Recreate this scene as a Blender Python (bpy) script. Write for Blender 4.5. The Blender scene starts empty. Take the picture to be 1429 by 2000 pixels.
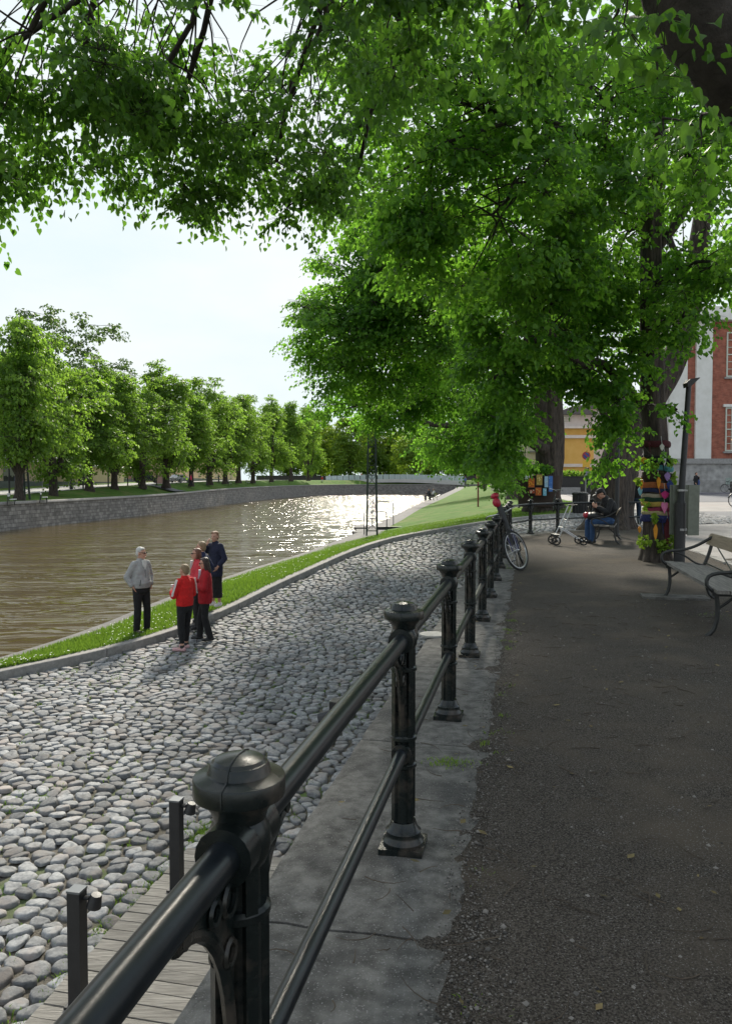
import bpy, bmesh, math, random
import numpy as np
from math import sin, cos, pi, radians, sqrt, atan2, tan
from mathutils import Vector, Matrix, noise as mnoise

S = bpy.context.scene
COL = S.collection
RNG = np.random.default_rng(7)
random.seed(7)

# ------------------------------------------------------------------ camera
F = 1480.0                      # focal length in photo pixels (photo 1429 x 2000)
EYE = 1.48
PITCH = math.atan(53.0 / F)
cam_d = bpy.data.cameras.new('camera')
cam = bpy.data.objects.new('camera', cam_d)
COL.objects.link(cam)
cam.location = (0, 0, EYE)
cam.rotation_euler = (pi / 2 - PITCH, 0, 0)
cam_d.sensor_fit = 'VERTICAL'
cam_d.sensor_height = 36.0
cam_d.lens = F / 2000.0 * 36.0
cam_d.clip_start = 0.05
cam_d.clip_end = 5000
S.camera = cam

# ------------------------------------------------------------------ light
SUN_EL, SUN_AZ = radians(36), radians(2)       # azimuth to the right of +Y
world = bpy.data.worlds.new('World')
S.world = world
world.use_nodes = True
nt = world.node_tree
nt.nodes.clear()
wo = nt.nodes.new('ShaderNodeOutputWorld')
bg = nt.nodes.new('ShaderNodeBackground')
sky = nt.nodes.new('ShaderNodeTexSky')
sky.sky_type = 'NISHITA'
sky.sun_disc = False
sky.sun_elevation = SUN_EL
sky.sun_rotation = SUN_AZ
sky.air_density = 1.0
sky.dust_density = 0.6
tc = nt.nodes.new('ShaderNodeTexCoord')
mp = nt.nodes.new('ShaderNodeMapping')
mp.inputs['Scale'].default_value = (1.0, 1.0, 2.6)
nz = nt.nodes.new('ShaderNodeTexNoise')
nz.inputs['Scale'].default_value = 2.3
nz.inputs['Detail'].default_value = 6
nz.inputs['Roughness'].default_value = 0.55
rp = nt.nodes.new('ShaderNodeValToRGB')
rp.color_ramp.elements[0].position = 0.40
rp.color_ramp.elements[0].color = (0.35, 0.35, 0.35, 1)
rp.color_ramp.elements[1].position = 0.64
mx = nt.nodes.new('ShaderNodeMix')
mx.data_type = 'RGBA'
mx.inputs['B'].default_value = (4.45, 4.68, 4.72, 1)
nt.links.new(tc.outputs['Generated'], mp.inputs['Vector'])
nt.links.new(mp.outputs['Vector'], nz.inputs['Vector'])
nt.links.new(nz.outputs['Fac'], rp.inputs['Fac'])
nt.links.new(rp.outputs['Color'], mx.inputs['Factor'])
vm = nt.nodes.new('ShaderNodeVectorMath')
vm.operation = 'MINIMUM'
vm.inputs[1].default_value = (3.6, 4.3, 4.5)       # bright sky near the sun rolls off
nt.links.new(sky.outputs['Color'], vm.inputs[0])
nt.links.new(vm.outputs['Vector'], mx.inputs['A'])
nt.links.new(mx.outputs['Result'], bg.inputs['Color'])
bg.inputs['Strength'].default_value = 0.11
nt.links.new(bg.outputs['Background'], wo.inputs['Surface'])

sun_d = bpy.data.lights.new('sun', 'SUN')
sun_d.energy = 3.4
sun_d.angle = radians(8)
sun_d.color = (1.0, 0.93, 0.80)
sun = bpy.data.objects.new('sun', sun_d)
COL.objects.link(sun)
sd = Vector((sin(SUN_AZ) * cos(SUN_EL), cos(SUN_AZ) * cos(SUN_EL), sin(SUN_EL)))
sun.rotation_euler = sd.to_track_quat('Z', 'Y').to_euler()
sun.location = sd * 100

S.view_settings.view_transform = 'Standard'
S.view_settings.look = 'None'
S.view_settings.gamma = 1
S.view_settings.exposure = 1.0
S.cycles.max_bounces = 8
S.cycles.transmission_bounces = 6
S.cycles.diffuse_bounces = 4
S.cycles.use_denoising = True

# ------------------------------------------------------------------ photo geometry -> world
CP, SP = cos(PITCH), sin(PITCH)
def ray(px, py):
    x = (px - 714.5) / F; y = (1000 - py) / F
    return Vector((x, CP + y * SP, -SP + y * CP))
def G(px, py, z):
    r = ray(px, py); t = (z - EYE) / r.z
    return Vector((r.x * t, r.y * t, z))
def W(px, py, Y):
    r = ray(px, py); t = Y / r.y
    return Vector((r.x * t, Y, EYE + r.z * t))
def lerp(a, b, t): return a + (b - a) * t
def interp(x, pts):
    return float(np.interp(x, [p[0] for p in pts], [p[1] for p in pts]))
def nz3(x, y, z=0.0, s=1.0): return mnoise.noise(Vector((x * s, y * s, z * s)))

# ------------------------------------------------------------------ mesh helpers
class MB:
    """collects verts and faces; build() links them as ONE mesh object"""
    def __init__(self): self.v = []; self.f = []; self.mi = []; self.m = 0
    def add(self, vs, fs):
        o = len(self.v); self.v += [tuple(p) for p in vs]
        self.f += [tuple(i + o for i in f) for f in fs]; self.mi += [self.m] * len(fs)
    def box(self, c, s, rz=0.0, M=None):
        x, y, z = s[0] / 2, s[1] / 2, s[2] / 2
        vs = [Vector(p) for p in ((-x,-y,-z),(x,-y,-z),(x,y,-z),(-x,y,-z),(-x,-y,z),(x,-y,z),(x,y,z),(-x,y,z))]
        R = M if M is not None else Matrix.Rotation(rz, 3, 'Z')
        self.add([R @ p + Vector(c) for p in vs], [(0,3,2,1),(4,5,6,7),(0,1,5,4),(1,2,6,5),(2,3,7,6),(3,0,4,7)])
    def beam(self, a, b, w, h, up=(0, 0, 1)):
        a, b = Vector(a), Vector(b); d = b - a; L = d.length
        if L < 1e-6: return
        d.normalize(); u = Vector(up)
        if abs(d.dot(u)) > .98: u = Vector((1, 0, 0))
        s = d.cross(u).normalized(); t = s.cross(d)
        M = Matrix((s, d, t)).transposed()
        self.box((a + b) / 2, (w, L, h), M=M)
    def tube(self, pts, r, n=8, caps=True):
        pts = [Vector(p) for p in pts]
        if not hasattr(r, '__len__'): r = [r] * len(pts)
        vs = []; fs = []; side = None
        for i, p in enumerate(pts):
            d = (pts[min(i + 1, len(pts) - 1)] - pts[max(i - 1, 0)])
            if d.length < 1e-9: d = Vector((0, 0, 1))
            d.normalize()
            if side is None:
                u = Vector((0, 0, 1)) if abs(d.z) < .9 else Vector((1, 0, 0))
                side = d.cross(u).normalized()
            else:
                side = (side - d * side.dot(d))
                if side.length < 1e-6: side = d.orthogonal()
                side.normalize()
            up = side.cross(d)
            for k in range(n):
                a = 2 * pi * k / n
                vs.append(p + (side * cos(a) + up * sin(a)) * r[i])
        m = len(pts)
        for i in range(m - 1):
            for k in range(n):
                k2 = (k + 1) % n
                fs.append((i * n + k, i * n + k2, (i + 1) * n + k2, (i + 1) * n + k))
        if caps:
            fs.append(tuple(range(n - 1, -1, -1))); fs.append(tuple((m - 1) * n + k for k in range(n)))
        self.add(vs, fs)
    def lathe(self, prof, c=(0, 0, 0), n=20, M=None):
        c = Vector(c); vs = []; fs = []
        for r, z in prof:
            for k in range(n):
                a = 2 * pi * k / n
                p = Vector((max(r, 1e-4) * cos(a), max(r, 1e-4) * sin(a), z))
                vs.append((M @ p if M is not None else p) + c)
        for i in range(len(prof) - 1):
            for k in range(n):
                k2 = (k + 1) % n
                fs.append((i * n + k, i * n + k2, (i + 1) * n + k2, (i + 1) * n + k))
        fs.append(tuple(range(n - 1, -1, -1))); fs.append(tuple((len(prof) - 1) * n + k for k in range(n)))
        self.add(vs, fs)
    def ell(self, c, r, n=12, m=8, M=None):
        c = Vector(c); vs = []; fs = []
        for i in range(m + 1):
            t = -pi / 2 + pi * i / m; rr = max(cos(t), 1e-3)
            for k in range(n):
                a = 2 * pi * k / n
                p = Vector((r[0] * rr * cos(a), r[1] * rr * sin(a), r[2] * sin(t)))
                vs.append((M @ p if M is not None else p) + c)
        for i in range(m):
            for k in range(n):
                k2 = (k + 1) % n
                fs.append((i * n + k, i * n + k2, (i + 1) * n + k2, (i + 1) * n + k))
        fs.append(tuple(range(n - 1, -1, -1))); fs.append(tuple(m * n + k for k in range(n)))
        self.add(vs, fs)
    def cap(self, a, b, ra, rb, n=10):
        a, b = Vector(a), Vector(b); d = (b - a)
        L = d.length
        if L < 1e-5: self.ell(a, (ra, ra, ra), n); return
        d /= L; pts = []; rs = []
        for t in (-1, -.85, -.5, 0):
            pts.append(a + d * ra * t); rs.append(ra * sqrt(max(0, 1 - t * t)) + 1e-4)
        for t in (0, .5, .85, 1):
            pts.append(b + d * rb * t); rs.append(rb * sqrt(max(0, 1 - t * t)) + 1e-4)
        self.tube(pts, rs, n)
    def loft(self, secs, n=16):
        """sections (z, rx, ry, cx, cy) joined bottom to top"""
        vs = []; fs = []
        for s in secs:
            z, rx, ry = s[:3]; cx = s[3] if len(s) > 3 else 0; cy = s[4] if len(s) > 4 else 0
            for k in range(n):
                a = 2 * pi * k / n
                vs.append((cx + rx * cos(a), cy + ry * sin(a), z))
        for i in range(len(secs) - 1):
            for k in range(n):
                k2 = (k + 1) % n
                fs.append((i * n + k, i * n + k2, (i + 1) * n + k2, (i + 1) * n + k))
        fs.append(tuple(range(n - 1, -1, -1))); fs.append(tuple((len(secs) - 1) * n + k for k in range(n)))
        self.add(vs, fs)
    def prism(self, outline, a, b, fn):
        """closed 2-D outline extruded between depths a and b; fn(u, v, depth) -> point"""
        n = len(outline)
        vs = [fn(u, v, a) for u, v in outline] + [fn(u, v, b) for u, v in outline]
        fs = [tuple(range(n - 1, -1, -1)), tuple(range(n, 2 * n))]
        fs += [(i, (i + 1) % n, n + (i + 1) % n, n + i) for i in range(n)]
        self.add(vs, fs)
    def mesh(self, name, off=(0, 0, 0), smooth=True, angle=35):
        me = bpy.data.meshes.new(name)
        o = Vector(off)
        me.from_pydata([(p[0] - o.x, p[1] - o.y, p[2] - o.z) for p in self.v], [], self.f)
        if any(self.mi): me.polygons.foreach_set('material_index', self.mi)
        bm = bmesh.new(); bm.from_mesh(me); bmesh.ops.recalc_face_normals(bm, faces=bm.faces); bm.to_mesh(me); bm.free()
        if smooth:
            me.shade_smooth()
            me.set_sharp_from_angle(angle=radians(angle))
        return me
    def build(self, name, mat, parent=None, world=False, smooth=True, angle=35):
        off = (0, 0, 0)
        if world and parent is not None: off = wloc(parent)
        me = self.mesh(name, off, smooth, angle)
        return link(name, me, mat, parent)

def wloc(o):
    p = Vector((0, 0, 0))
    while o is not None:
        p = p + o.location; o = o.parent
    return p
def link(name, me, mat, parent=None):
    ob = bpy.data.objects.new(name, me)
    for m in (mat if isinstance(mat, (list, tuple)) else [mat]):
        if m is not None: me.materials.append(m)
    COL.objects.link(ob)
    if parent is not None: ob.parent = parent
    return ob
def tag(o, label=None, cat=None, group=None, kind=None):
    if label: o['label'] = label
    if cat: o['category'] = cat
    if group: o['group'] = group
    if kind: o['kind'] = kind
    return o
def thing(name, label, cat, loc=(0, 0, 0), rz=0.0, group=None):
    o = bpy.data.objects.new(name, None)
    o.empty_display_size = .2
    COL.objects.link(o); o.location = loc; o.rotation_euler = (0, 0, rz)
    return tag(o, label, cat, group)
def dup(root, loc, rz=None, label=None, group=None, scale=None):
    r = root.copy(); COL.objects.link(r); r.location = loc
    if rz is not None: r.rotation_euler = (0, 0, rz)
    if scale is not None: r.scale = scale if hasattr(scale, '__len__') else (scale,) * 3
    if label: r['label'] = label
    if group: r['group'] = group
    def kids(src, dst):
        for ch in list(src.children):
            c = ch.copy(); COL.objects.link(c); c.parent = dst; kids(ch, c)
    kids(root, r)
    return r
def np_mesh(name, V, faces, smooth=False):
    """V (n,3) array; faces: list of integer arrays (m,k)"""
    me = bpy.data.meshes.new(name)
    V = np.ascontiguousarray(V, dtype=np.float32)
    me.vertices.add(len(V)); me.vertices.foreach_set('co', V.ravel())
    loops = np.concatenate([f.ravel() for f in faces]).astype(np.int32)
    sizes = np.concatenate([np.full(len(f), f.shape[1], np.int32) for f in faces])
    starts = np.concatenate([[0], np.cumsum(sizes)[:-1]]).astype(np.int32)
    me.loops.add(len(loops)); me.loops.foreach_set('vertex_index', loops)
    me.polygons.add(len(sizes)); me.polygons.foreach_set('loop_start', starts)
    me.update(calc_edges=True); me.validate()
    if smooth: me.shade_smooth()
    return me
def grid_faces(nr, nc):
    i = np.arange(nr - 1)[:, None] * nc + np.arange(nc - 1)[None, :]
    i = i.ravel()
    return np.stack([i, i + 1, i + nc + 1, i + nc], 1)
def smooth_line(pts, step=.4):
    """Catmull-Rom through pts, resampled"""
    P = [Vector(p) for p in pts]; P = [P[0] * 2 - P[1]] + P + [P[-1] * 2 - P[-2]]
    out = []
    for i in range(1, len(P) - 2):
        a, b, c, d = P[i - 1], P[i], P[i + 1], P[i + 2]
        n = max(2, int((c - b).length / step))
        for k in range(n):
            t = k / n
            out.append(.5 * ((2 * b) + (c - a) * t + (2 * a - 5 * b + 4 * c - d) * t * t + (3 * b - a - 3 * c + d) * t ** 3))
    out.append(P[-2]); return out

# ------------------------------------------------------------------ materials
def mat(name, c1, c2=None, scale=8.0, rough=.7, bump=0.0, bscale=None, metal=0.0, stretch=None, detail=5,
        lo=.35, hi=.65, speck=None, sscale=120, spec=.5, geo=False, bdist=.02, isl=0.0, coat=0.0, c3=None, s3=1.0):
    m = bpy.data.materials.new(name); m.use_nodes = True
    t = m.node_tree; N = t.nodes; L = t.links
    b = N['Principled BSDF']
    b.inputs['Roughness'].default_value = rough; b.inputs['Metallic'].default_value = metal
    b.inputs['Specular IOR Level'].default_value = spec
    if coat: b.inputs['Coat Weight'].default_value = coat; b.inputs['Coat Roughness'].default_value = .15
    if geo:
        g = N.new('ShaderNodeNewGeometry'); vec = g.outputs['Position']
    else:
        g = N.new('ShaderNodeTexCoord'); vec = g.outputs['Object']
    if stretch:
        mpn = N.new('ShaderNodeMapping'); mpn.inputs['Scale'].default_value = stretch
        L.new(vec, mpn.inputs['Vector']); vec = mpn.outputs['Vector']
    def noise(sc, det=detail, ro=.6):
        n = N.new('ShaderNodeTexNoise'); n.inputs['Scale'].default_value = sc; n.inputs['Detail'].default_value = det
        n.inputs['Roughness'].default_value = ro; L.new(vec, n.inputs['Vector']); return n.outputs['Fac']
    def mixc(fac, a, bb):
        x = N.new('ShaderNodeMix'); x.data_type = 'RGBA'
        L.new(fac, x.inputs['Factor'])
        for k, s in (('A', a), ('B', bb)):
            if isinstance(s, tuple): x.inputs[k].default_value = (*s, 1)
            else: L.new(s, x.inputs[k])
        return x.outputs['Result']
    def ramp(fac, a, bb):
        r = N.new('ShaderNodeMapRange'); r.inputs['From Min'].default_value = a; r.inputs['From Max'].default_value = bb
        L.new(fac, r.inputs['Value']); return r.outputs['Result']
    col = c1
    if c2 is not None: col = mixc(ramp(noise(scale), lo, hi), c1, c2)
    if c3 is not None: col = mixc(ramp(noise(s3, 4), .5, .66), col, c3)
    if speck is not None: col = mixc(ramp(noise(sscale, 2), .62, .68), col, speck)
    if isl:
        g2 = N.new('ShaderNodeNewGeometry')
        h = N.new('ShaderNodeHueSaturation')
        if isinstance(col, tuple): h.inputs['Color'].default_value = (*col, 1)
        else: L.new(col, h.inputs['Color'])
        r = N.new('ShaderNodeMapRange'); r.inputs['To Min'].default_value = 1 - isl; r.inputs['To Max'].default_value = 1 + isl
        L.new(g2.outputs['Random Per Island'], r.inputs['Value']); L.new(r.outputs['Result'], h.inputs['Value'])
        col = h.outputs['Color']
    if isinstance(col, tuple): b.inputs['Base Color'].default_value = (*col, 1)
    else: L.new(col, b.inputs['Base Color'])
    if bump:
        bn = N.new('ShaderNodeBump'); bn.inputs['Strength'].default_value = bump; bn.inputs['Distance'].default_value = bdist
        L.new(noise(bscale or scale * 3, 6), bn.inputs['Height']); L.new(bn.outputs['Normal'], b.inputs['Normal'])
    return m

def leaf_mat(name, dark, light, trans, tf=.45):
    m = bpy.data.materials.new(name); m.use_nodes = True
    t = m.node_tree; N = t.nodes; L = t.links; b = N['Principled BSDF']; out = N['Material Output']
    g = N.new('ShaderNodeNewGeometry')
    r = N.new('ShaderNodeValToRGB')
    r.color_ramp.elements[0].color = (*dark, 1); r.color_ramp.elements[1].color = (*light, 1)
    L.new(g.outputs['Random Per Island'], r.inputs['Fac']); L.new(r.outputs['Color'], b.inputs['Base Color'])
    b.inputs['Roughness'].default_value = .48; b.inputs['Specular IOR Level'].default_value = .35
    tr = N.new('ShaderNodeBsdfTranslucent')
    r2 = N.new('ShaderNodeValToRGB')
    r2.color_ramp.elements[0].color = (trans[0] * .6, trans[1] * .72, trans[2] * .6, 1)
    r2.color_ramp.elements[1].color = (*trans, 1)
    L.new(g.outputs['Random Per Island'], r2.inputs['Fac']); L.new(r2.outputs['Color'], tr.inputs['Color'])
    ms = N.new('ShaderNodeMixShader'); ms.inputs['Fac'].default_value = tf
    L.new(b.outputs['BSDF'], ms.inputs[1]); L.new(tr.outputs['BSDF'], ms.inputs[2]); L.new(ms.outputs['Shader'], out.inputs['Surface'])
    return m

def brick_mat(name, c1, c2, mortar, bw, bh, rough=.85, bump=.4, msize=.012, uv=True, moss=None, offset=.5):
    m = bpy.data.materials.new(name); m.use_nodes = True
    t = m.node_tree; N = t.nodes; L = t.links; b = N['Principled BSDF']; b.inputs['Roughness'].default_value = rough
    tcn = N.new('ShaderNodeTexCoord'); vec = tcn.outputs['UV' if uv else 'Object']
    if not uv:
        mp_ = N.new('ShaderNodeMapping'); mp_.inputs['Rotation'].default_value = (radians(90), 0, 0)
        L.new(vec, mp_.inputs['Vector']); vec = mp_.outputs['Vector']
    nzw = N.new('ShaderNodeTexNoise'); nzw.inputs['Scale'].default_value = 1.3; L.new(vec, nzw.inputs['Vector'])
    br = N.new('ShaderNodeTexBrick'); br.offset = offset
    br.inputs['Scale'].default_value = 1; br.inputs['Brick Width'].default_value = bw; br.inputs['Row Height'].default_value = bh
    br.inputs['Mortar Size'].default_value = msize; br.inputs['Mortar Smooth'].default_value = .3
    br.inputs['Color1'].default_value = (*c1, 1); br.inputs['Color2'].default_value = (*c2, 1); br.inputs['Mortar'].default_value = (*mortar, 1)
    L.new(vec, br.inputs['Vector'])
    n2 = N.new('ShaderNodeTexNoise'); n2.inputs['Scale'].default_value = 2.2; n2.inputs['Detail'].default_value = 7; L.new(vec, n2.inputs['Vector'])
    mxn = N.new('ShaderNodeMix'); mxn.data_type = 'RGBA'; mxn.blend_type = 'MULTIPLY'; mxn.inputs['Factor'].default_value = .7
    rr = N.new('ShaderNodeMapRange'); rr.inputs['From Min'].default_value = .3; rr.inputs['From Max'].default_value = .7
    rr.inputs['To Min'].default_value = .5; rr.inputs['To Max'].default_value = 1.25
    L.new(n2.outputs['Fac'], rr.inputs['Value']); L.new(br.outputs['Color'], mxn.inputs['A']); L.new(rr.outputs['Result'], mxn.inputs['B'])
    L.new(mxn.outputs['Result'], b.inputs['Base Color'])
    bn = N.new('ShaderNodeBump'); bn.inputs['Strength'].default_value = bump; bn.inputs['Distance'].default_value = .03; bn.invert = True
    L.new(br.outputs['Fac'], bn.inputs['Height']); L.new(bn.outputs['Normal'], b.inputs['Normal'])
    return m

M = {}
M['iron'] = mat('painted cast iron', (.006, .009, .009), (.012, .016, .015), 30, rough=.27, bump=.16, bscale=45, bdist=.003, c3=(.055, .046, .038), s3=9, spec=.4)
M['rail'] = mat('worn black rail paint', (.006, .008, .010), (.010, .014, .018), 14, rough=.3, bump=.15, bscale=40, bdist=.002, spec=.45)
M['black'] = mat('matt black metal', (.014, .014, .016), (.022, .022, .024), 9, rough=.5, bump=.1)
M['coping'] = mat('worn granite coping', (.060, .057, .051), (.18, .172, .158), 11, rough=.92, bump=.7, bscale=45, bdist=.015, geo=True, speck=(.26, .25, .24), sscale=150, c3=(.05, .048, .045), s3=1.6)
M['wall'] = mat('rough granite wall', (.10, .10, .10), (.2, .195, .19), 4, rough=.9, bump=.6, bscale=18)
M['dirt'] = mat('dark gravel dirt', (.026, .021, .017), (.112, .097, .082), 130.0, rough=.98, bump=.9, bscale=200, bdist=.010, lo=.40, hi=.60, geo=True, speck=(.24, .225, .21), sscale=150, c3=(.098, .080, .062), s3=1.0, spec=.2)
M['gravel'] = mat('gravel grains', (.14, .128, .115), rough=.9, isl=.85)
M['twig'] = mat('dead twig', (.05, .036, .025), (.09, .07, .05), 20, rough=.9, isl=.3)
M['cobble'] = mat('granite cobble', (.135, .14, .148), (.275, .278, .28), 22, rough=.75, bump=.5, bscale=60, bdist=.008, geo=True, isl=.45, c3=(.235, .21, .195), s3=3.6, spec=.3)
M['joint'] = mat('sandy joint with moss', (.15, .135, .11), (.08, .07, .055), 9, rough=.98, bump=.8, bscale=80, geo=True, c3=(.08, .135, .03), s3=1.5)
M['kerb'] = mat('granite kerb', (.20, .19, .18), (.30, .285, .27), 10, rough=.85, bump=.5, bscale=50, bdist=.01, geo=True, speck=(.14, .13, .13), sscale=90)
M['lawn'] = mat('lawn', (.06, .13, .018), (.10, .18, .03), 1.5, rough=.95, bump=.9, bscale=22, bdist=.06, geo=True, c3=(.14, .17, .05), s3=.5, spec=.15)
M['blade'] = leaf_mat('grass blade', (.055, .130, .014), (.135, .225, .035), (.24, .38, .04), .4)
M['flower'] = mat('white clover flower', (.75, .75, .66), rough=.8)
M['bark'] = mat('furrowed bark', (.022, .017, .014), (.085, .066, .054), 14, rough=.95, bump=1.0, bscale=12, bdist=.06, stretch=(1, 1, .18))
M['branch'] = mat('dark branch', (.022, .018, .014), (.045, .037, .03), 12, rough=.92, bump=.6, bscale=25)
M['leaf_near'] = leaf_mat('linden leaf', (.020, .062, .010), (.06, .14, .018), (.20, .42, .04), .46)
M['leaf_mid'] = leaf_mat('linden leaf beyond', (.022, .078, .012), (.075, .18, .024), (.28, .56, .05), .58)
M['leaf_far'] = leaf_mat('far foliage', (.042, .098, .014), (.11, .19, .028), (.33, .53, .06), .56)
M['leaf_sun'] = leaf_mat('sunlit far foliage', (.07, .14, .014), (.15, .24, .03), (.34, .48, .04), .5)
M['leaf_pale'] = leaf_mat('pale airy foliage', (.045, .095, .028), (.10, .16, .05), (.18, .28, .07), .42)
M['ivy'] = leaf_mat('yellowish ivy', (.10, .20, .012), (.24, .36, .03), (.3, .45, .04), .35)
M['quay'] = mat('quay stone', (.085, .08, .076), (.14, .135, .128), 3, rough=.88, bump=.4, bscale=20, geo=True)
M['asphalt'] = mat('asphalt', (.11, .11, .12), (.16, .16, .17), 2, rough=.9, bump=.3, bscale=80, geo=True)
M['road'] = mat('pale bank road', (.42, .41, .39), (.52, .50, .48), 1.2, rough=.9, geo=True)
M['soil'] = mat('river bed soil', (.06, .05, .035), (.09, .075, .05), 1, rough=1, geo=True)
M['plank'] = mat('weathered grey boards', (.15, .14, .125), (.28, .265, .24), 6, rough=.85, bump=.5, bscale=14, stretch=(.8, 9, 9), isl=.22)
M['seat_wood'] = mat('weathered bench wood', (.12, .112, .102), (.24, .222, .20), 5, rough=.8, bump=.5, bscale=10, stretch=(.6, 9, 9), isl=.15)
M['back_wood'] = mat('warm bench wood', (.23, .18, .125), (.33, .26, .19), 5, rough=.7, bump=.3, bscale=10, stretch=(.6, 9, 9))
# ================================================================== setting: terrain of the near bank
RD = Vector((.21, .978, 0)).normalized()         # direction of the railing
RN = Vector((-RD.y, RD.x, 0))                    # to its left (river side)
R0 = Vector((-.22, 1.30, 0))
RLINE = [R0 + RD * (1.77 * k) for k in range(-2, 12)]
RTURN = [Vector((4.75, 21.9, .03)), Vector((5.75, 22.75, .06)), Vector((6.95, 23.3, .08)), Vector((8.1, 23.6, .10))]

ZC = [(-50, -1.78), (12, -1.76), (14.5, -1.72), (17.5, -1.55), (20, -1.2), (22, -.92), (26, -.38), (29, -.06), (32, .08), (40, .22), (60, .4)]
def zc(Y):
    return (interp(Y - .5, ZC) + interp(Y, ZC) + interp(Y + .5, ZC)) / 3
def zcx(x, Y):
    z = zc(Y)
    return z if Y < 24.5 else lerp(z, plaza_z(Y) + .012, min(1, max(0, (x - 7.2) / 3.5)) * min(1, (Y - 24.5) / 1.5))
def plaza_z(Y): return interp(Y, [(0, 0), (14, 0), (24, .12), (34, .26), (70, .72), (130, 1.3), (400, 2.2)])

KP = [(-13, 2.5), (-9.2, 8), (-6.05, 12.35), (-5.1, 13.6), (-3.95, 15.5), (-3.1, 17.7), (-1.62, 21), (.62, 25.1), (4.2, 28.9), (7.6, 32.6), (10.8, 36.6), (12.5, 45)]
KL = smooth_line([(x, y, 0) for x, y in KP], .25)
KY = [p.y for p in KL]; KX = [p.x for p in KL]
def kerb_x(Y): return float(np.interp(Y, KY, KX))
RBY = [-6, 20.5, 21.9, 22.75, 23.3, 23.6, 24.4, 25.0, 60]
_r = lambda Y: R0.x + (Y - R0.y) * RD.x / RD.y
RBX = [_r(-6) - .45, _r(20.5) - .45, 4.45, 5.5, 6.7, 7.9, 9.5, 14, 16]
def wall_x(Y): return float(np.interp(Y, RBY, RBX))

# ground sheet reaching the horizon (river bed near by)
mb = MB(); mb.add([(-3000, -60, -3.6), (3000, -60, -3.6), (3000, 4000, -3.6), (-3000, 4000, -3.6)], [(0, 1, 2, 3)])
tag(mb.build('ground', M['soil'], smooth=False), kind='structure')

# base of the cobbled road
rows = np.concatenate([np.arange(-4, 36, .25), np.arange(36, 46, 1.0)])
V = []
for Y in rows:
    a, b = kerb_x(Y) - .05, wall_x(Y) + .03
    for k in range(30):
        x = lerp(a, max(b, a + .1), k / 29)
        V.append((x, Y, zcx(x, Y) - .018 + .012 * nz3(x, Y, 0, 2.5)))
me = np_mesh('cobbled_road', np.array(V), [grid_faces(len(rows), 30)], True)
tag(link('cobbled_road', me, M['joint']), kind='structure')

# the stones: rounded Voronoi cells, one mesh (surface pattern of the road)
def cobbles():
    sp = .15; pts = []
    ny = int((36 - .8) / (sp * .87))
    for j in range(ny):
        Y = .8 + j * sp * .87
        s = sp
        xa = max(kerb_x(Y) + .1, -.53 * Y - 1.9); xb = wall_x(Y) - .06
        if Y > 25: xb = min(xb, .5 * Y + 1)
        s = sp * 1.22; n = int((xb - xa) / s)
        for i in range(n + 1):
            x = xa + i * s + (.5 * s if j % 2 else 0)
            if x > xb: continue
            pts.append((x + random.uniform(-.36, .36) * s, Y + random.uniform(-.36, .36) * sp))
    P = np.array(pts); n = len(P)
    # neighbours through a hash grid
    cell = .30; key = {}
    for i, (x, y) in enumerate(pts): key.setdefault((int(x // cell), int(y // cell)), []).append(i)
    NA = 14; th = np.arange(NA) * 2 * pi / NA
    R = np.empty((n, NA)); cdir = np.stack([np.cos(th), np.sin(th)], 1)
    for i, (x, y) in enumerate(pts):
        cx, cy = int(x // cell), int(y // cell); nb = []
        for dx in (-1, 0, 1):
            for dy in (-1, 0, 1): nb += key.get((cx + dx, cy + dy), [])
        q = P[[k for k in nb if k != i]] - P[i] if len(nb) > 1 else np.array([[9., 9.]])
        d2 = (q ** 2).sum(1); den = cdir @ q.T
        r = np.where(den > 1e-6, .5 * d2[None, :] / np.maximum(den, 1e-6), 9)
        R[i] = np.minimum(r.min(1), .165)
    R = (np.roll(R, 1, 1) + 2 * R + np.roll(R, -1, 1)) / 4
    R = np.maximum(R * RNG.uniform(.88, .98, (n, 1)) - .004, .03)
    hgt = RNG.uniform(.6, 1.15, n) * np.minimum(R.mean(1) / .1, 1.2)
    prof = [(1.0, -.035), (.97, .002), (.90, .019), (.70, .025), (.30, .026)]
    zb = np.array([zcx(x, y) for x, y in P]) + RNG.uniform(-.010, .010, n)
    tilt = RNG.normal(0, .09, (n, 2))
    sl = np.array([(zc(y + .3) - zc(y - .3)) / .6 for y in P[:, 1]])
    VV = np.empty((n, len(prof) * NA, 3)); lump = RNG.normal(0, .075, (n, NA))
    for k, (s, z) in enumerate(prof):
        rr = R * s * (1 + lump * s)
        x = rr * cdir[:, 0]; y = rr * cdir[:, 1]
        VV[:, k * NA:(k + 1) * NA, 0] = P[:, :1] + x
        VV[:, k * NA:(k + 1) * NA, 1] = P[:, 1:] + y
        VV[:, k * NA:(k + 1) * NA, 2] = zb[:, None] + z * hgt[:, None] + x * tilt[:, :1] + y * (tilt[:, 1:] + sl[:, None]) + RNG.normal(0, .0016, (n, NA))
    q = []
    for k in range(len(prof) - 1):
        for a in range(NA):
            a2 = (a + 1) % NA
            q.append((k * NA + a, k * NA + a2, (k + 1) * NA + a2, (k + 1) * NA + a))
    q = np.array(q); base = (np.arange(n) * len(prof) * NA)
    Q = (base[:, None, None] + q[None]).reshape(-1, 4)
    C = base[:, None] + (len(prof) - 1) * NA + np.arange(NA)[None]
    me = np_mesh('cobblestones', VV.reshape(-1, 3), [Q, C], True)
    return link('cobblestones', me, M['cobble']), P
cob, COBP = cobbles()
tag(cob, kind='structure')

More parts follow.
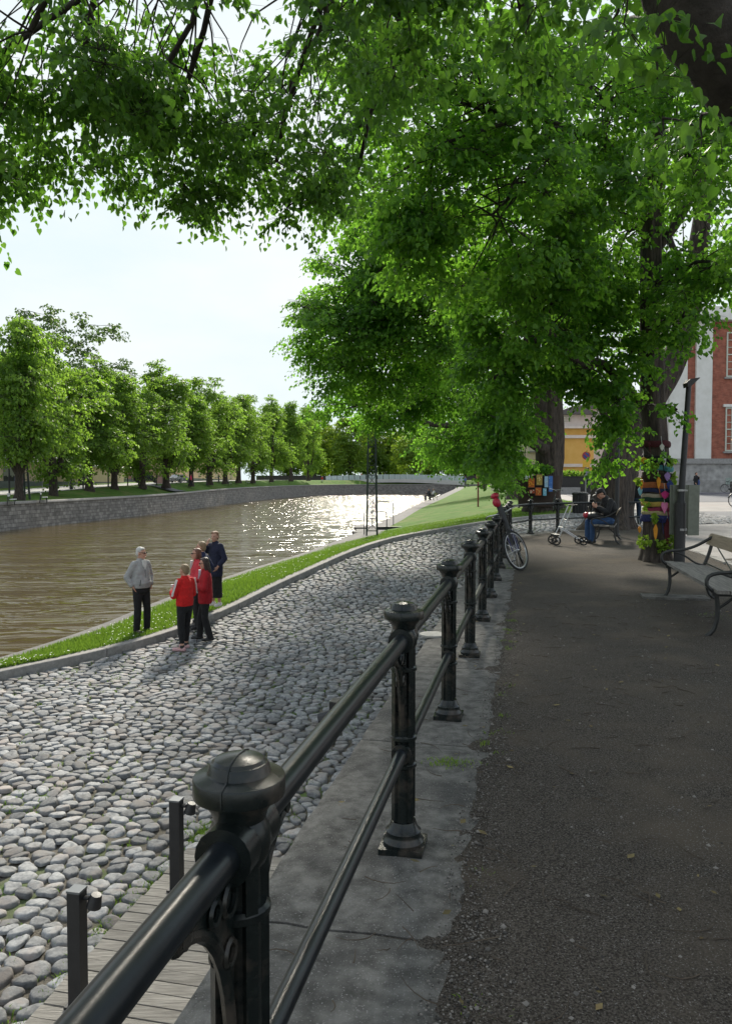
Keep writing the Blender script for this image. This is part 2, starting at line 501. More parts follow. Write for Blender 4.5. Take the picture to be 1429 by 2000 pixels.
# kerb of granite blocks along the lawn
def kerb_blocks():
    mb = MB(); i = 8
    hk = .16; wk = .26
    while i < len(KL) - 2:
        n = random.choice((7, 8, 9)); j = min(i + n, len(KL) - 1)
        seg = [KL[k] for k in range(i, j + 1)]
        secs = []
        for k, p in enumerate(seg):
            d = (KL[min(i + k + 1, len(KL) - 1)] - KL[max(i + k - 1, 0)]); d.z = 0; d.normalize()
            nn = Vector((-d.y, d.x, 0)); z = zc(p.y)
            q = p.copy()
            if k == 0: q += d * .008
            if k == len(seg) - 1: q -= d * .008
            h = hk * interp(p.y, [(0, 1), (24, 1), (30, .6), (40, .5)])
            e = .02
            ring = [(0, -.25), (0, h - e), (.008, h - .006), (e, h), (wk - e, h), (wk, h - e), (wk, -.25)]
            secs.append([Vector((q.x + nn.x * u, q.y + nn.y * u, z + w + (.004 * random.random()))) for u, w in ring])
        m = len(secs[0]); vs = [v for s in secs for v in s]; fs = []
        for a in range(len(secs) - 1):
            for b in range(m - 1): fs.append((a * m + b, a * m + b + 1, (a + 1) * m + b + 1, (a + 1) * m + b))
        fs.append(tuple(range(m))); fs.append(tuple((len(secs) - 1) * m + b for b in range(m - 1, -1, -1)))
        mb.add(vs, fs); i = j
    return mb.build('kerb', M['kerb'], angle=50)
tag(kerb_blocks(), kind='structure')

# ---- lawn between kerb and quay; far lawn continues along the street
def kerb_back(Y): return kerb_x(Y) - .23
QE = [G(-420, 1400, -1.62), G(0, 1284, -1.62), G(180, 1226, -1.60), G(330, 1166, -1.56), G(480, 1114, -1.5), G(600, 1077, -1.46), G(690, 1043, -1.4)]
QE += [Vector((1.2, 56, -1.25)), Vector((4.6, 80, -.95)), Vector((9.2, 108, -.6)), Vector((15.5, 150, -.25)), Vector((25, 215, .3)), Vector((36, 300, .8))]
QL = smooth_line(QE, .8)                # outer edge of the quay, by the water
QY = [p.y for p in QL]
def quay(Y): return float(np.interp(Y, QY, [p.x for p in QL])), float(np.interp(Y, QY, [p.z for p in QL]))
QWID = [(0, .42), (36, .5), (44, 1.6), (50, 1.2), (70, 1.3), (150, 1.7), (300, 3)]
LR = [(36.6, 10.5), (45, 12.2), (60, 14.2), (80, 17.5), (108, 22.5), (150, 30), (215, 42), (300, 60)]
def lawn_right(Y):
    if Y < 36.6: return kerb_back(Y), zc(Y) + .15 * interp(Y, [(0, 1), (24, 1), (30, .6), (40, .5)])
    return interp(Y, LR), plaza_z(Y) + .08
def lawn_left(Y):
    x, z = quay(Y); return x + interp(Y, QWID), z
def lawn_z(x, Y):
    xl, zl = lawn_left(Y); xr, zr = lawn_right(Y)
    t = min(1, max(0, (x - xl) / max(xr - xl, .01)))
    return lerp(zl, zr, t * (1.15 - .15 * t) if Y > 30 else t) + .04 * nz3(x, Y, 3, .8) * min(1, 6 * t * (1 - t))
rows = np.concatenate([np.arange(4, 60, .3), np.arange(60, 300, 3.0)])
V = []
for Y in rows:
    xl, _ = lawn_left(Y); xr, _ = lawn_right(Y)
    for k in range(28):
        x = lerp(xl - .05, xr + .02, k / 27); V.append((x, Y, lawn_z(x, Y)))
tag(link('lawn', np_mesh('lawn', np.array(V), [grid_faces(len(rows), 28)], True), M['lawn']), kind='structure')

# quay: stone edge with its face down into the water
V = []
rows = np.concatenate([np.arange(4, 60, .5), np.arange(60, 300, 3.0)])
for Y in rows:
    x, z = quay(Y); w = interp(Y, QWID)
    V += [(x - .05, Y, -3.2), (x - .01, Y, z - .04), (x + .03, Y, z + .01), (x + w * .5, Y, z + .012), (x + w, Y, z + .015), (x + w + .25, Y, z - .12)]
tag(link('quay', np_mesh('quay', np.array(V), [grid_faces(len(rows), 6)], False), M['quay']), kind='structure')

# ---- dirt promenade, meeting the coping in an uneven line
V = []; cols = [-.30, -.24] + [(-.2 + .028 * k) for k in range(20)] + [.45, .6, .8, 1.05, 1.4, 1.8, 2.3, 2.9, 3.5, 4.1, 4.7, 5.3, 5.9, 6.6]
rows = np.concatenate([np.arange(-3, 8, .06), np.arange(8, 26, .2)])
for Y in rows:
    p = R0 + RD * ((Y - R0.y) / RD.y) - RN * .27
    for d in cols:
        x = p.x + d
        if Y > 20.5: x = max(x, wall_x(Y) + .5 + (d + .3) * .8)
        e = max(-1, min(1, d * 6 + 0.3 * nz3(x, Y, 1, 2.2) + .35 * nz3(x, Y, 5, 8) + .7 * nz3(x, Y, 6, 21)))
        z = .004 + .016 * e + .012 * nz3(x, Y, 2, 1.1) * min(1, max(0, d * 2)) + .007 * nz3(x, Y, 7, 6) + plaza_z(Y) * .75
        V.append((x, Y, z))
tag(link('dirt_path', np_mesh('dirt_path', np.array(V), [grid_faces(len(rows), len(cols))], True), M['dirt']), kind='structure')

def gravel():
    n = 60000
    Y = 1.1 + 8.5 * RNG.random(n) ** 1.5; x = _r(Y) + .2 + (RNG.random(n) * (.54 * Y + .9 - _r(Y)))
    s = RNG.uniform(.0018, .0066, n) * (1 + (RNG.random(n) > .975) * 1.4)
    o = np.array([(1, 0, 0), (0, 1, 0), (-1, 0, 0), (0, -1, 0), (0, 0, .7), (0, 0, -.7)], float)
    Vv = o[None] * s[:, None, None] * RNG.uniform(.6, 1.25, (n, 6, 1))
    a = RNG.random(n) * 6.28; c, sn = np.cos(a)[:, None], np.sin(a)[:, None]
    X = Vv[:, :, 0] * c - Vv[:, :, 1] * sn + x[:, None]; YY = Vv[:, :, 0] * sn + Vv[:, :, 1] * c + Y[:, None]
    zz = np.array([.014 + .010 * nz3(a_, b_, 2, 1.1) + .007 * nz3(a_, b_, 7, 6) for a_, b_ in zip(x, Y)])
    Z = Vv[:, :, 2] + zz[:, None] + .002
    f = np.array([(0, 1, 4), (1, 2, 4), (2, 3, 4), (3, 0, 4), (1, 0, 5), (2, 1, 5), (3, 2, 5), (0, 3, 5)])
    Fc = (np.arange(n)[:, None, None] * 6 + f[None]).reshape(-1, 3)
    tag(link('gravel', np_mesh('gravel', np.stack([X, YY, Z], 2).reshape(-1, 3), [Fc]), M['gravel']), kind='stuff')
    mb = MB()
    for k in range(320):
        Y0 = 1.3 + 9 * random.random() ** 1.4; x0 = _r(Y0) - .3 + random.random() * (.5 * Y0 + .4 - _r(Y0)); a = random.random() * 6.28
        L = random.uniform(.04, .2); cv = random.uniform(-1.2, 1.2); pts = []
        for t in range(5):
            pts.append((x0 + cos(a + cv * t / 5) * L * t / 4, Y0 + sin(a + cv * t / 5) * L * t / 4, .026 + .004 * random.random()))
        mb.tube(pts, [.0026, .0024, .002, .0016, .001], 4)
    tag(mb.build('fallen_twigs', M['twig']), kind='stuff')
    mb = MB()
    for k in range(150):
        Y0 = 1.4 + 10 * random.random() ** 1.3; x0 = _r(Y0) - .4 + random.random() * (.5 * Y0 + .5 - _r(Y0)); a = random.random() * 6.28; s = random.uniform(.008, .028)
        u, w = Vector((cos(a), sin(a), random.uniform(-.2, .3))) * s, Vector((-sin(a), cos(a), random.uniform(-.2, .3))) * s * .5; c = Vector((x0, Y0, .03))
        mb.add([c - u, c + w, c + u, c - w], [(0, 1, 2, 3)])
    tag(mb.build('leaf_litter', mat('dry litter', (.11, .075, .035), (.17, .14, .05), 30, rough=.9, isl=.6), smooth=False), kind='stuff')
gravel()

# ---- plaza and streets on the right
V = []; rows = list(np.arange(-4, 40, 1.0)) + list(np.arange(40, 400, 8.0))
for Y in rows:
    xa = interp(Y, [(-4, 4.6), (8, 6.2), (13, 6.6), (17, 7.1), (21, 8.3), (24, 9.2), (24.9, 10.2), (26, 13.0), (37, 11.0), (45, 12.3), (60, 14.1), (80, 17.3), (108, 22.3), (150, 29.5), (215, 41.5), (400, 70)])
    for k in range(14):
        x = lerp(xa, 400 if k == 13 else 130, (k / 13) ** 2 if k < 13 else 1)
        V.append((x, Y, plaza_z(Y) + .022))
M['plaza'] = mat('pale granite setts', (.19, .178, .17), (.29, .27, .26), 1.2, rough=.85, bump=.7, bscale=9, bdist=.02, geo=True, c3=(.25, .215, .20), s3=.4)
tag(link('plaza', np_mesh('plaza', np.array(V), [grid_faces(len(rows), 14)], False), M['plaza']), kind='structure')
def sheet(name, pts, m, dz):
    mb = MB(); mb.add([(x, y, plaza_z(y) + dz) for x, y in pts], [tuple(range(len(pts)))])
    return tag(mb.build(name, m, smooth=False), kind='structure')
# lane across the plaza in two bands following the slope
V = []
for Y in np.arange(24.5, 34.1, .5):
    V += [(14.2 - (Y - 24.5) * .12, Y, plaza_z(Y) + .030), (120, Y, plaza_z(Y) + .030)]
tag(link('street', np_mesh('street', np.array(V), [grid_faces(20, 2)]), M['asphalt']), kind='structure')
V = []
for Y in np.arange(46, 67.1, 1):
    V += [(13.5 + (Y - 46) * .18, Y, plaza_z(Y) + .034), (29, Y, plaza_z(Y) + .034)]
tag(link('side_street', np_mesh('side_street', np.array(V), [grid_faces(22, 2)]), M['asphalt']), kind='structure')
M['strip'] = mat('purple grey pavement', (.17, .16, .18), (.22, .21, .23), 2, rough=.9, geo=True)
mb = MB(); mb.box((70, 66.8, plaza_z(66.8) + .03), (84, 4.6, .16)); tag(mb.build('pavement', M['strip']), kind='structure')
mb = MB()
for k, (x, y) in enumerate([(6.4, 12.2), (6.55, 13.3), (6.75, 14.4), (6.98, 15.5), (7.2, 16.6), (7.45, 17.7), (7.75, 18.8), (8.05, 19.9)]):
    mb.box((x, y, .02), (.16, 1.06, .08), -.21)
tag(mb.build('edging', M['kerb']), kind='structure')

# ---- river
def water():
    m = bpy.data.materials.new('river water'); m.use_nodes = True
    t = m.node_tree; N = t.nodes; L = t.links; b = N['Principled BSDF']
    b.inputs['Base Color'].default_value = (.088, .064, .026, 1); b.inputs['Roughness'].default_value = .11
    b.inputs['IOR'].default_value = 1.33
    g = N.new('ShaderNodeNewGeometry')
    mp1 = N.new('ShaderNodeMapping'); mp1.inputs['Scale'].default_value = (.42, 1.0, 1); L.new(g.outputs['Position'], mp1.inputs['Vector'])
    n1 = N.new('ShaderNodeTexNoise'); n1.inputs['Scale'].default_value = 1.15; n1.inputs['Detail'].default_value = 3; n1.inputs['Distortion'].default_value = .6
    n2 = N.new('ShaderNodeTexNoise'); n2.inputs['Scale'].default_value = .35; n2.inputs['Detail'].default_value = 3
    L.new(mp1.outputs['Vector'], n1.inputs['Vector']); L.new(mp1.outputs['Vector'], n2.inputs['Vector'])
    ad = N.new('ShaderNodeMath'); ad.operation = 'MULTIPLY_ADD'; ad.inputs[1].default_value = 2.0
    L.new(n2.outputs['Fac'], ad.inputs[0]); L.new(n1.outputs['Fac'], ad.inputs[2])
    bn = N.new('ShaderNodeBump'); bn.inputs['Strength'].default_value = 1.0; bn.inputs['Distance'].default_value = .30
    L.new(ad.outputs[0], bn.inputs['Height']); L.new(bn.outputs['Normal'], b.inputs['Normal'])
    return m
M['water'] = water()
mb = MB(); mb.add([(-80, -50, -2.2), (200, -50, -2.2), (200, 420, -2.2), (-80, 420, -2.2)], [(0, 1, 2, 3)])
tag(mb.build('river', M['water'], smooth=False), kind='structure')

# ================================================================== far bank
WP = [(-33, 20, 0), (-31, 40, .02), (-29, 60, .1), (-26.5, 98, .3), (-26.2, 148, .85), (-24, 200, 1.2), (-17, 258, 1.5), (0, 284, 1.7), (32, 288, 1.75), (90, 296, 1.8)]
WL = smooth_line(WP, 2.0)
def wall_frames():
    out = []; L = 0
    for i, p in enumerate(WL):
        d = (WL[min(i + 1, len(WL) - 1)] - WL[max(i - 1, 0)]); d.z = 0; d.normalize()
        if i: L += (p - WL[i - 1]).length
        out.append((p, Vector((-d.y, d.x, 0)), L))
    return out
WF = wall_frames()
def uv_strip(name, rows_, uvs, material, smooth=False):
    nr, nc = len(rows_), len(rows_[0])
    me = np_mesh(name, np.array([v for r in rows_ for v in r], float), [grid_faces(nr, nc)], smooth)
    uvl = me.uv_layers.new(name='UVMap'); flat = [u for r in uvs for u in r]
    idx = np.empty(len(me.loops), np.int32); me.loops.foreach_get('vertex_index', idx)
    uvl.data.foreach_set('uv', np.array(flat, np.float32)[idx].ravel())
    return link(name, me, material)
M['stonewall'] = brick_mat('river wall blocks', (.16, .147, .137), (.30, .28, .26), (.09, .08, .075), .62, .33, msize=.02, bump=.6)
ew = thing('embankment_wall', 'long grey stone block river wall along the far bank', 'wall', WF[0][0])
ew.location = (-29, 60, -2.2)
r_, u_ = [], []
for p, n, L in WF:
    r_.append([Vector((p.x, p.y, -3.3)) - n * .15 - ew.location, Vector((p.x, p.y, p.z - .2)) - ew.location]); u_.append([(L, -3.3), (L, p.z - .2)])
o = uv_strip('wall_face', r_, u_, M['stonewall']); o.parent = ew
r_ = [[Vector((p.x, p.y, p.z - .22)) - n * .12 - ew.location, Vector((p.x, p.y, p.z)) - n * .12 - ew.location, Vector((p.x, p.y, p.z)) + n * .6 - ew.location, Vector((p.x, p.y, p.z - .3)) + n * .6 - ew.location] for p, n, L in WF]
o = link('wall_coping', np_mesh('wall_coping', np.array([v for r in r_ for v in r]), [grid_faces(len(r_), 4)]), M['kerb']); o.parent = ew
ZROAD = [(20, .3), (60, .4), (76, .55), (98, 1.25), (108, 1.4), (148, 2.0), (200, 2.6), (258, 3.1), (290, 3.3), (400, 3.4)]
def zroad(Y): return interp(Y, ZROAD)
def far_strip(name, offs, m, dz=0.0):
    V = []
    for p, n, L in WF:
        for o_ in offs:
            q = p + n * o_
            za, zb = p.z - .04, zroad(p.y)
            t = min(1, max(0, (o_ - .6) / 4.6)); z = lerp(za, zb, t * t * (3 - 2 * t))
            V.append((q.x, q.y, z + dz + (.08 * nz3(q.x, q.y, 0, .5) if 0 < t < 1 else 0)))
    return tag(link(name, np_mesh(name, np.array(V), [grid_faces(len(WF), len(offs))], True), m), kind='structure')
far_strip('grass_bank', [.55, 1.5, 2.5, 3.5, 4.5, 5.5, 6.6], M['lawn'])
far_strip('bank_road', [6.4, 9, 13], M['road'], .06)
far_strip('far_ground', [12.8, 16, 60, 140], M['lawn'], .04)
# paved ramp cut into the bank
mb = MB()
a = [G(345, 951, 1.25), G(372, 950, 1.28)]
i0 = min(range(len(WF)), key=lambda i: abs(WF[i][0].y - 112)); p, n, _ = WF[i0]; d = Vector((n.y, -n.x, 0))
vs = []
for o_, t in ((.7, 0), (2, .2), (4, .75), (6.8, 1)):
    za = lerp(p.z + .02, zroad(p.y) + .06, t) + .1
    for s in (-3.2, 3.2): q = p + n * o_ + d * s; vs.append((q.x, q.y, za))
mb.add(vs, [(0, 1, 3, 2), (2, 3, 5, 4), (4, 5, 7, 6)])
tag(mb.build('ramp', M['asphalt'], smooth=False), kind='structure')
# ================================================================== retaining wall, railing, boardwalk
rw = thing('retaining_wall', 'worn granite coping and wall carrying the black iron railing', 'wall', (0, 0, 0))
mb = MB()
_n = [R0 + RD * t - Vector((0, 0, 0)) for t in (-5, 0, 5, 10, 15, 19.6)] + [Vector((4.75, 21.9, 0)), Vector((5.75, 22.75, 0)), Vector((6.95, 23.3, 0)), Vector((8.3, 23.65, 0))]
def offset_line(L, d):
    out = []
    for i, p in enumerate(L):
        t = (L[min(i + 1, len(L) - 1)] - L[max(i - 1, 0)]).normalized(); out.append(p + Vector((-t.y, t.x, 0)) * d)
    return out
lo_, li_ = offset_line(_n, .44), offset_line(_n, .15)
for i in range(len(_n) - 1):
    vs = []
    for p in (lo_[i], lo_[i + 1], li_[i + 1], li_[i]):
        vs += [(p.x, p.y, -2.3), (p.x, p.y, -.145 + plaza_z(p.y) * .6)]
    mb.add(vs, [(0, 2, 3, 1), (2, 4, 5, 3), (4, 6, 7, 5), (6, 0, 1, 7), (1, 3, 5, 7), (0, 6, 4, 2)])
mb.build('wall_face', brick_mat('wall masonry', (.16, .155, .15), (.24, .23, .22), (.07, .065, .06), .7, .33, uv=False), rw, smooth=False)
joint = [-5.2, -2.9, -.55, 1.18, 3.05, 4.9, 6.9, 8.7, 10.6, 12.4, 14.3, 16.2, 18, 19.5]
def slab(cs):
    """bevelled slab with slightly uneven top from four corners (inner/outer)"""
    mb = MB(); nx, ny = 10, 14; V = {}
    vs = []; fs = []
    for j in range(ny + 1):
        for i in range(nx + 1):
            a = cs[0].lerp(cs[1], i / nx); b = cs[3].lerp(cs[2], i / nx); p = a.lerp(b, j / ny)
            e = min(min(i, nx - i), min(j, ny - j))
            z = .006 + .006 * nz3(p.x, p.y, 4, 3) + .004 * nz3(p.x, p.y, 9, 11) - (.014 if e == 0 else 0)
            if e == 0: p = p + Vector((nz3(p.x, p.y, 3, 6), nz3(p.x, p.y, 8, 6), 0)) * .012
            vs.append((p.x, p.y, z + plaza_z(p.y) * .6))
    for j in range(ny):
        for i in range(nx):
            k = j * (nx + 1) + i; fs.append((k, k + 1, k + nx + 2, k + nx + 1))
    bd = [i for i in range(nx + 1)] + [(nx + 1) * (j + 1) - 1 for j in range(1, ny + 1)] + [ny * (nx + 1) + i for i in range(nx - 1, -1, -1)] + [(nx + 1) * j for j in range(ny - 1, 0, -1)]
    nb = len(vs); vs += [(vs[k][0], vs[k][1], vs[k][2] - .15) for k in bd]; m = len(bd)
    for q in range(m): fs.append((bd[(q + 1) % m], bd[q], nb + q, nb + (q + 1) % m))
    fs.append(tuple(range(nb, nb + m))); mb.add(vs, fs); return mb
for a, b in zip(joint, joint[1:]):
    p, q = R0 + RD * (a + .007), R0 + RD * (b - .007)
    c = [p + RN * .46, p - RN * .32, q - RN * .32, q + RN * .46]
    slab(c).build('coping_slab', M['coping'], rw, angle=60)
oo, ii = offset_line(_n, .46), offset_line(_n, -.3)
for i in range(5, len(_n) - 1):
    slab([oo[i].lerp(oo[i + 1], .01), ii[i].lerp(ii[i + 1], .01), ii[i + 1], oo[i + 1]]).build('coping_slab', M['coping'], rw, angle=60)

# railing
rail = thing('iron_railing', 'black cast iron railing with domed posts and two round bars above the cobbles', 'railing', tuple(R0))
POSTS = [(p, RD) for p in RLINE] + [(RTURN[i], (RTURN[min(i + 1, 3)] - (RTURN[i - 1] if i else RLINE[-1])).normalized()) for i in range(4)]
def post_mesh():
    mb = MB()
    # base plate, bell foot
    mb.box((0, 0, .012), (.175, .175, .024)); 
    mb.loft([(.024, .082, .082), (.036, .084, .084), (.05, .074, .074), (.06, .070, .070), (.075, .072, .072), (.085, .060, .060), (.115, .050, .050)], 24)
    # shaft: cross of fluted ribs round a core
    mb.loft([(.11, .040, .040), (.88, .037, .037)], 16)
    for k in range(4):
        a = k * pi / 2 + pi / 4
        mb.box((cos(a) * .036, sin(a) * .036, .5), (.030, .022, .76), a)
    for z in (.345, .455, .735):
        mb.loft([(z - .012, .047, .047), (z - .006, .054, .054), (z + .006, .054, .054), (z + .012, .047, .047)], 20)
    # sockets of the bars
    mb.tube([(0, -.062, .40), (0, .062, .40)], .040, 16); mb.tube([(0, -.075, .855), (0, .075, .855)], .050, 18)
    mb.ell((0, 0, .855), (.056, .056, .065), 16, 10)
    return mb.mesh('post')
def cap_mesh():
    mb = MB()
    mb.lathe([(.046, .895), (.050, .91), (.062, .926), (.064, .934), (.079, .936), (.080, .939), (.080, .965), (.0785, .968), (.060, .973), (.0555, .9745), (.054, .977), (.0525, .986), (.049, .992), (.047, .9925), (.042, .998), (.024, 1.003), (0.001, 1.0045)], n=48)
    mb.box((0, 0, 1.0005), (.0035, .105, .045)) if False else None
    return mb.mesh('cap', angle=28)
def seam_mesh():
    mb = MB(); prof = [(.0802, .94), (.0802, .966), (.0787, .9685), (.060, .9735), (.0556, .9753), (.054, .978), (.0527, .987), (.048, .993), (.042, .9985), (.024, 1.0035), (0, 1.005)]
    pts = [(0, -r, z) for r, z in prof] + [(0, r, z) for r, z in reversed(prof[:-1])]
    mb.tube(pts, .0022, 5); return mb.mesh('seam')
def bracket_mesh():
    mb = MB()
    for s in (-1, 1):
        arc = []
        for k in range(9):
            a = pi / 2 * k / 8
            arc.append((s * (.25 - .19 * sin(a) ** 1.0), .535 + .285 * (1 - (1 - cos(a)) ** 1.3)))
        arc = [(s * .25, .828)] + [(s * (.25 - .205 * sin(pi / 2 * k / 8)), .828 - .30 * (1 - cos(pi / 2 * k / 8)) - .018) for k in range(9)]
        mb.tube([(0, u, v) for u, v in arc], .0125, 8)
        out = arc + [(s * .04, .828)]
        web = [(u, v) for u, v in out]
        mb.prism(web, -.007, .007, lambda u, v, d: (d, u, v))
        for (u, v, r) in ((.075, .79, .026), (.135, .80, .018), (.075, .70, .020)):
            ring = [(0.0, s * u + r * cos(a * pi / 6), v + r * sin(a * pi / 6)) for a in range(13)]
            mb.tube([(.012, p[1], p[2]) for p in ring], .0055, 5, False); mb.tube([(-.012, p[1], p[2]) for p in ring], .0055, 5, False)
        mb.tube([(-.013, s * .235, .815), (.013, s * .235, .815)], .014, 8)
    return mb.mesh('bracket')
pm_, cm_, sm_, bm_ = post_mesh(), cap_mesh(), seam_mesh(), bracket_mesh()
for me in (pm_, cm_, sm_, bm_): me.materials.append(M['iron'])
for i, (p, d) in enumerate(POSTS):
    z = plaza_z(p.y) * .6 + .008
    o = bpy.data.objects.new('post', pm_); COL.objects.link(o); o.parent = rail
    o.location = (p.x - R0.x, p.y - R0.y, z); o.rotation_euler = (0, 0, atan2(-d.x, d.y))
    for nm, me in (('cap', cm_), ('cap_seam', sm_), ('bracket', bm_)):
        c = bpy.data.objects.new(nm, me); COL.objects.link(c); c.parent = o
def rail_bar(name, h, r):
    mb = MB(); pts = []
    for p, d in POSTS: pts.append((p.x, p.y, plaza_z(p.y) * .6 + h + .008))
    a, b = Vector(pts[-1]), Vector(pts[-1]) + Vector((.5, .12, 0)); pts.append(tuple(b))
    mb.tube(pts, r, 20); return mb.build(name, M['rail'], rail, world=True)
rail_bar('upper_bar', .855, .030); rail_bar('lower_bar', .40, .0245)
for k, s in ((0, 1.30), (3, -.35)):   # small stub lamps clipped under the upper bar on the river side
    pass
for t in (.95, 2.62, 6.2):
    mb = MB()
    p = R0 + RD * t + RN * .05
    mb.tube([(p.x, p.y, .80), (p.x + RN.x * .07, p.y + RN.y * .07, .775)], .02, 10)
    mb.box((p.x, p.y, .812), (.05, .07, .05), atan2(RD.y, RD.x)); mb.build('bar_clip', M['black'], rail, world=True)


# drain disc in the coping
mb = MB(); q = G(845, 1238, .02); mb.lathe([(.001, .0), (.13, .0), (.13, .016), (.115, .019), (.001, .019)], (0, 0, 0), 24)
dd = mb.build('drain_cover', mat('pale drain cover', (.3, .29, .27), (.4, .39, .36), 20, rough=.8)); dd.location = (q.x, q.y, .006)
tag(dd, 'small pale round drain cover set in the railing coping', 'drain cover')

# boardwalk below the wall, boards across
bw = thing('boardwalk', 'grey weathered plank boardwalk beside the cobbles under the railing wall', 'boardwalk', (0, 0, 0))
A = Vector((-1.92, 4.63, 0)); bd = RD
mb = MB(); k = -30
while k < 17:
    c = A + bd * (k * .112)
    left = c + RN * random.uniform(-.012, .012); right = R0 + RD * ((c - R0).dot(RD)) + RN * .47
    m_ = (left + right) / 2; L = (right - left).length
    mb.box((m_.x, m_.y, -1.665 + random.uniform(-.003, .003)), (L, .103, .035), atan2(-RN.y, -RN.x) + random.uniform(-.004, .004))
    k += 1
mb.build('planks', M['plank'], bw, smooth=False)
mb = MB()
for off in (.15, .9, 1.6):
    a = A - bd * 3.3 - RN * off; b = A + bd * 1.76 - RN * off
    mb.beam((a.x, a.y, -1.74), (b.x, b.y, -1.74), .06, .10)
mb.build('joist', M['back_wood'], bw, smooth=False)
a_, b_ = A - bd * 3.36, A + bd * 2.64
# bollard lamps on the boardwalk
def bollard(p, label):
    t = thing('bollard_lamp', label, 'bollard lamp', p, atan2(RD.y, RD.x) - pi / 2, 'bollard lamps on the boardwalk')
    mb = MB(); mb.box((0, 0, .35), (.082, .082, .70)); mb.box((0, 0, .008), (.12, .12, .016)); mb.build('post', M['black'], t, smooth=False)
    mb = MB(); mb.loft([(.70, .046, .046), (.712, .046, .046), (.72, .03, .03)], 4)
    mb.v = [(x * .7071 - y * .7071, (x * .7071 + y * .7071), z) if False else (x, y, z) for x, y, z in mb.v]
    m2 = MB(); m2.box((0, 0, .7065), (.088, .088, .013)); m2.build('post_cap', mat('grey post cap', (.16, .17, .18), rough=.4, metal=.4), t, smooth=False)
    mb = MB()
    mb.tube([(.035, .01, .655), (.075, .012, .655)], .013, 8)
    mb.lathe([(.030, -.045), (.045, -.05), (.034, .02), (.03, .028), (.001, .03)], (.115, .014, .655), 14, Matrix.Rotation(radians(14), 3, 'Y'))
    mb.build('lamp_head', M['black'], t)
    return t
pz = -1.648
q1 = G(147, 1962, pz); q2 = G(341, 1737, pz)
bollard((q1.x + .02, q1.y, pz), 'nearer black bollard lamp on the boardwalk, at the bottom of the picture')
bollard((q2.x + .02, q2.y, pz), 'farther black bollard lamp on the boardwalk, beside the domed railing post')
# ================================================================== trees
LEAF_T = np.array([(0, 0, 0), (-.46, .22, .07), (-.40, .66, .06), (0, 1.05, -.05), (.40, .66, .06), (.46, .22, .07)])
LEAF_Q = np.array([(0, 3, 2, 1), (0, 5, 4, 3)])
HEART_T = np.array([(0, .06, 0), (-.22, -.06, .05), (-.47, .14, .10), (-.45, .48, .09), (-.22, .80, .03), (0, 1.08, -.10), (.22, .80, .03), (.45, .48, .09), (.47, .14, .10), (.22, -.06, .05)])
HEART_Q = np.array([(0, 5, 4, 3), (0, 3, 2, 1), (0, 7, 6, 5), (0, 9, 8, 7)])
def norm(a): return a / np.maximum(np.linalg.norm(a, axis=-1, keepdims=True), 1e-9)
def leaves(pos, tip, nrm, size, heart=False):
    T, Q = (HEART_T, HEART_Q) if heart else (LEAF_T, LEAF_Q)
    y = norm(tip); n = nrm - (nrm * y).sum(1, keepdims=True) * y; n = norm(n); x = np.cross(y, n)
    B = np.stack([x, y, n], 1)
    m = len(pos); TT = np.repeat(T[None], m, 0); h = np.abs(np.sin(np.arange(m) * 12.9898 + pos[:, 0] * 78.2)); h2 = np.abs(np.sin(np.arange(m) * 4.1414 + pos[:, 1] * 37.7))
    TT[:, :, 2] *= (.2 + 2.4 * h)[:, None]; TT[:, :, 0] *= (.78 + .35 * h2)[:, None]; TT[:, :, 2] -= (.25 * h2)[:, None] * TT[:, :, 1] ** 2
    V = np.einsum('mkj,mji->mki', TT, B) * size[:, None, None] + pos[:, None, :]
    f = (np.arange(len(pos))[:, None, None] * len(T) + Q[None]).reshape(-1, 4)
    return V.reshape(-1, 3), f
def sprays(rng, C, out, nleaf, L, size, droop=.35):
    """hanging leafy shoots: C centres (m,3), out directions (m,3)"""
    m = len(C); t = np.tile((np.arange(nleaf) + .5) / nleaf, (m, 1)) + rng.normal(0, .04, (m, nleaf))
    out = norm(out); side = norm(np.cross(out, [0, 0, 1.0]) + 1e-6)
    s = np.where(np.arange(nleaf) % 2 == 0, 1, -1)[None, :] * rng.uniform(.25, 1, (m, nleaf))
    Ls = L * rng.uniform(.6, 1.3, (m, 1))
    P = C[:, None, :] + out[:, None, :] * ((t - .4) * Ls)[:, :, None] + side[:, None, :] * (s * size * .55 * (1.5 + 2.2 * (1 - t)))[:, :, None]
    P[:, :, 2] -= droop * Ls * t ** 2 + rng.uniform(-.3, .5, (m, nleaf)) * size
    tip = out[:, None, :] * .5 + side[:, None, :] * (s * .7)[:, :, None] + rng.normal(0, .35, (m, nleaf, 3)); tip[:, :, 2] -= .55
    nr = np.zeros((m, nleaf, 3)); nr[:, :, 2] = .8; nr += out[:, None, :] * .5 + rng.normal(0, .42, (m, nleaf, 3))
    sz = size * rng.uniform(.6, 1.2, m * nleaf)
    return P.reshape(-1, 3), tip.reshape(-1, 3), nr.reshape(-1, 3), sz
def in_ball(rng, n, shell=.4):
    d = norm(rng.normal(size=(n, 3))); r = (rng.random(n) * (1 - shell ** 3) + shell ** 3) ** (1 / 3)
    return d * r[:, None]
def limb(mb, a, b, ra, rb, sag=.12, n=6, segs=6, rng=random):
    a, b = Vector(a), Vector(b); L = (b - a).length
    off = Vector((rng.uniform(-1, 1), rng.uniform(-1, 1), rng.uniform(.2, 1))) * L * sag
    pts = []; rs = []
    for k in range(segs + 1):
        t = k / segs; w = 4 * t * (1 - t)
        j = Vector((rng.uniform(-1, 1), rng.uniform(-1, 1), rng.uniform(-1, 1))) * (.02 * L if 0 < k < segs else 0)
        pts.append(a.lerp(b, t) + off * w + j); rs.append(lerp(ra, rb, t ** .8))
    mb.tube(pts, rs, n, False); return pts
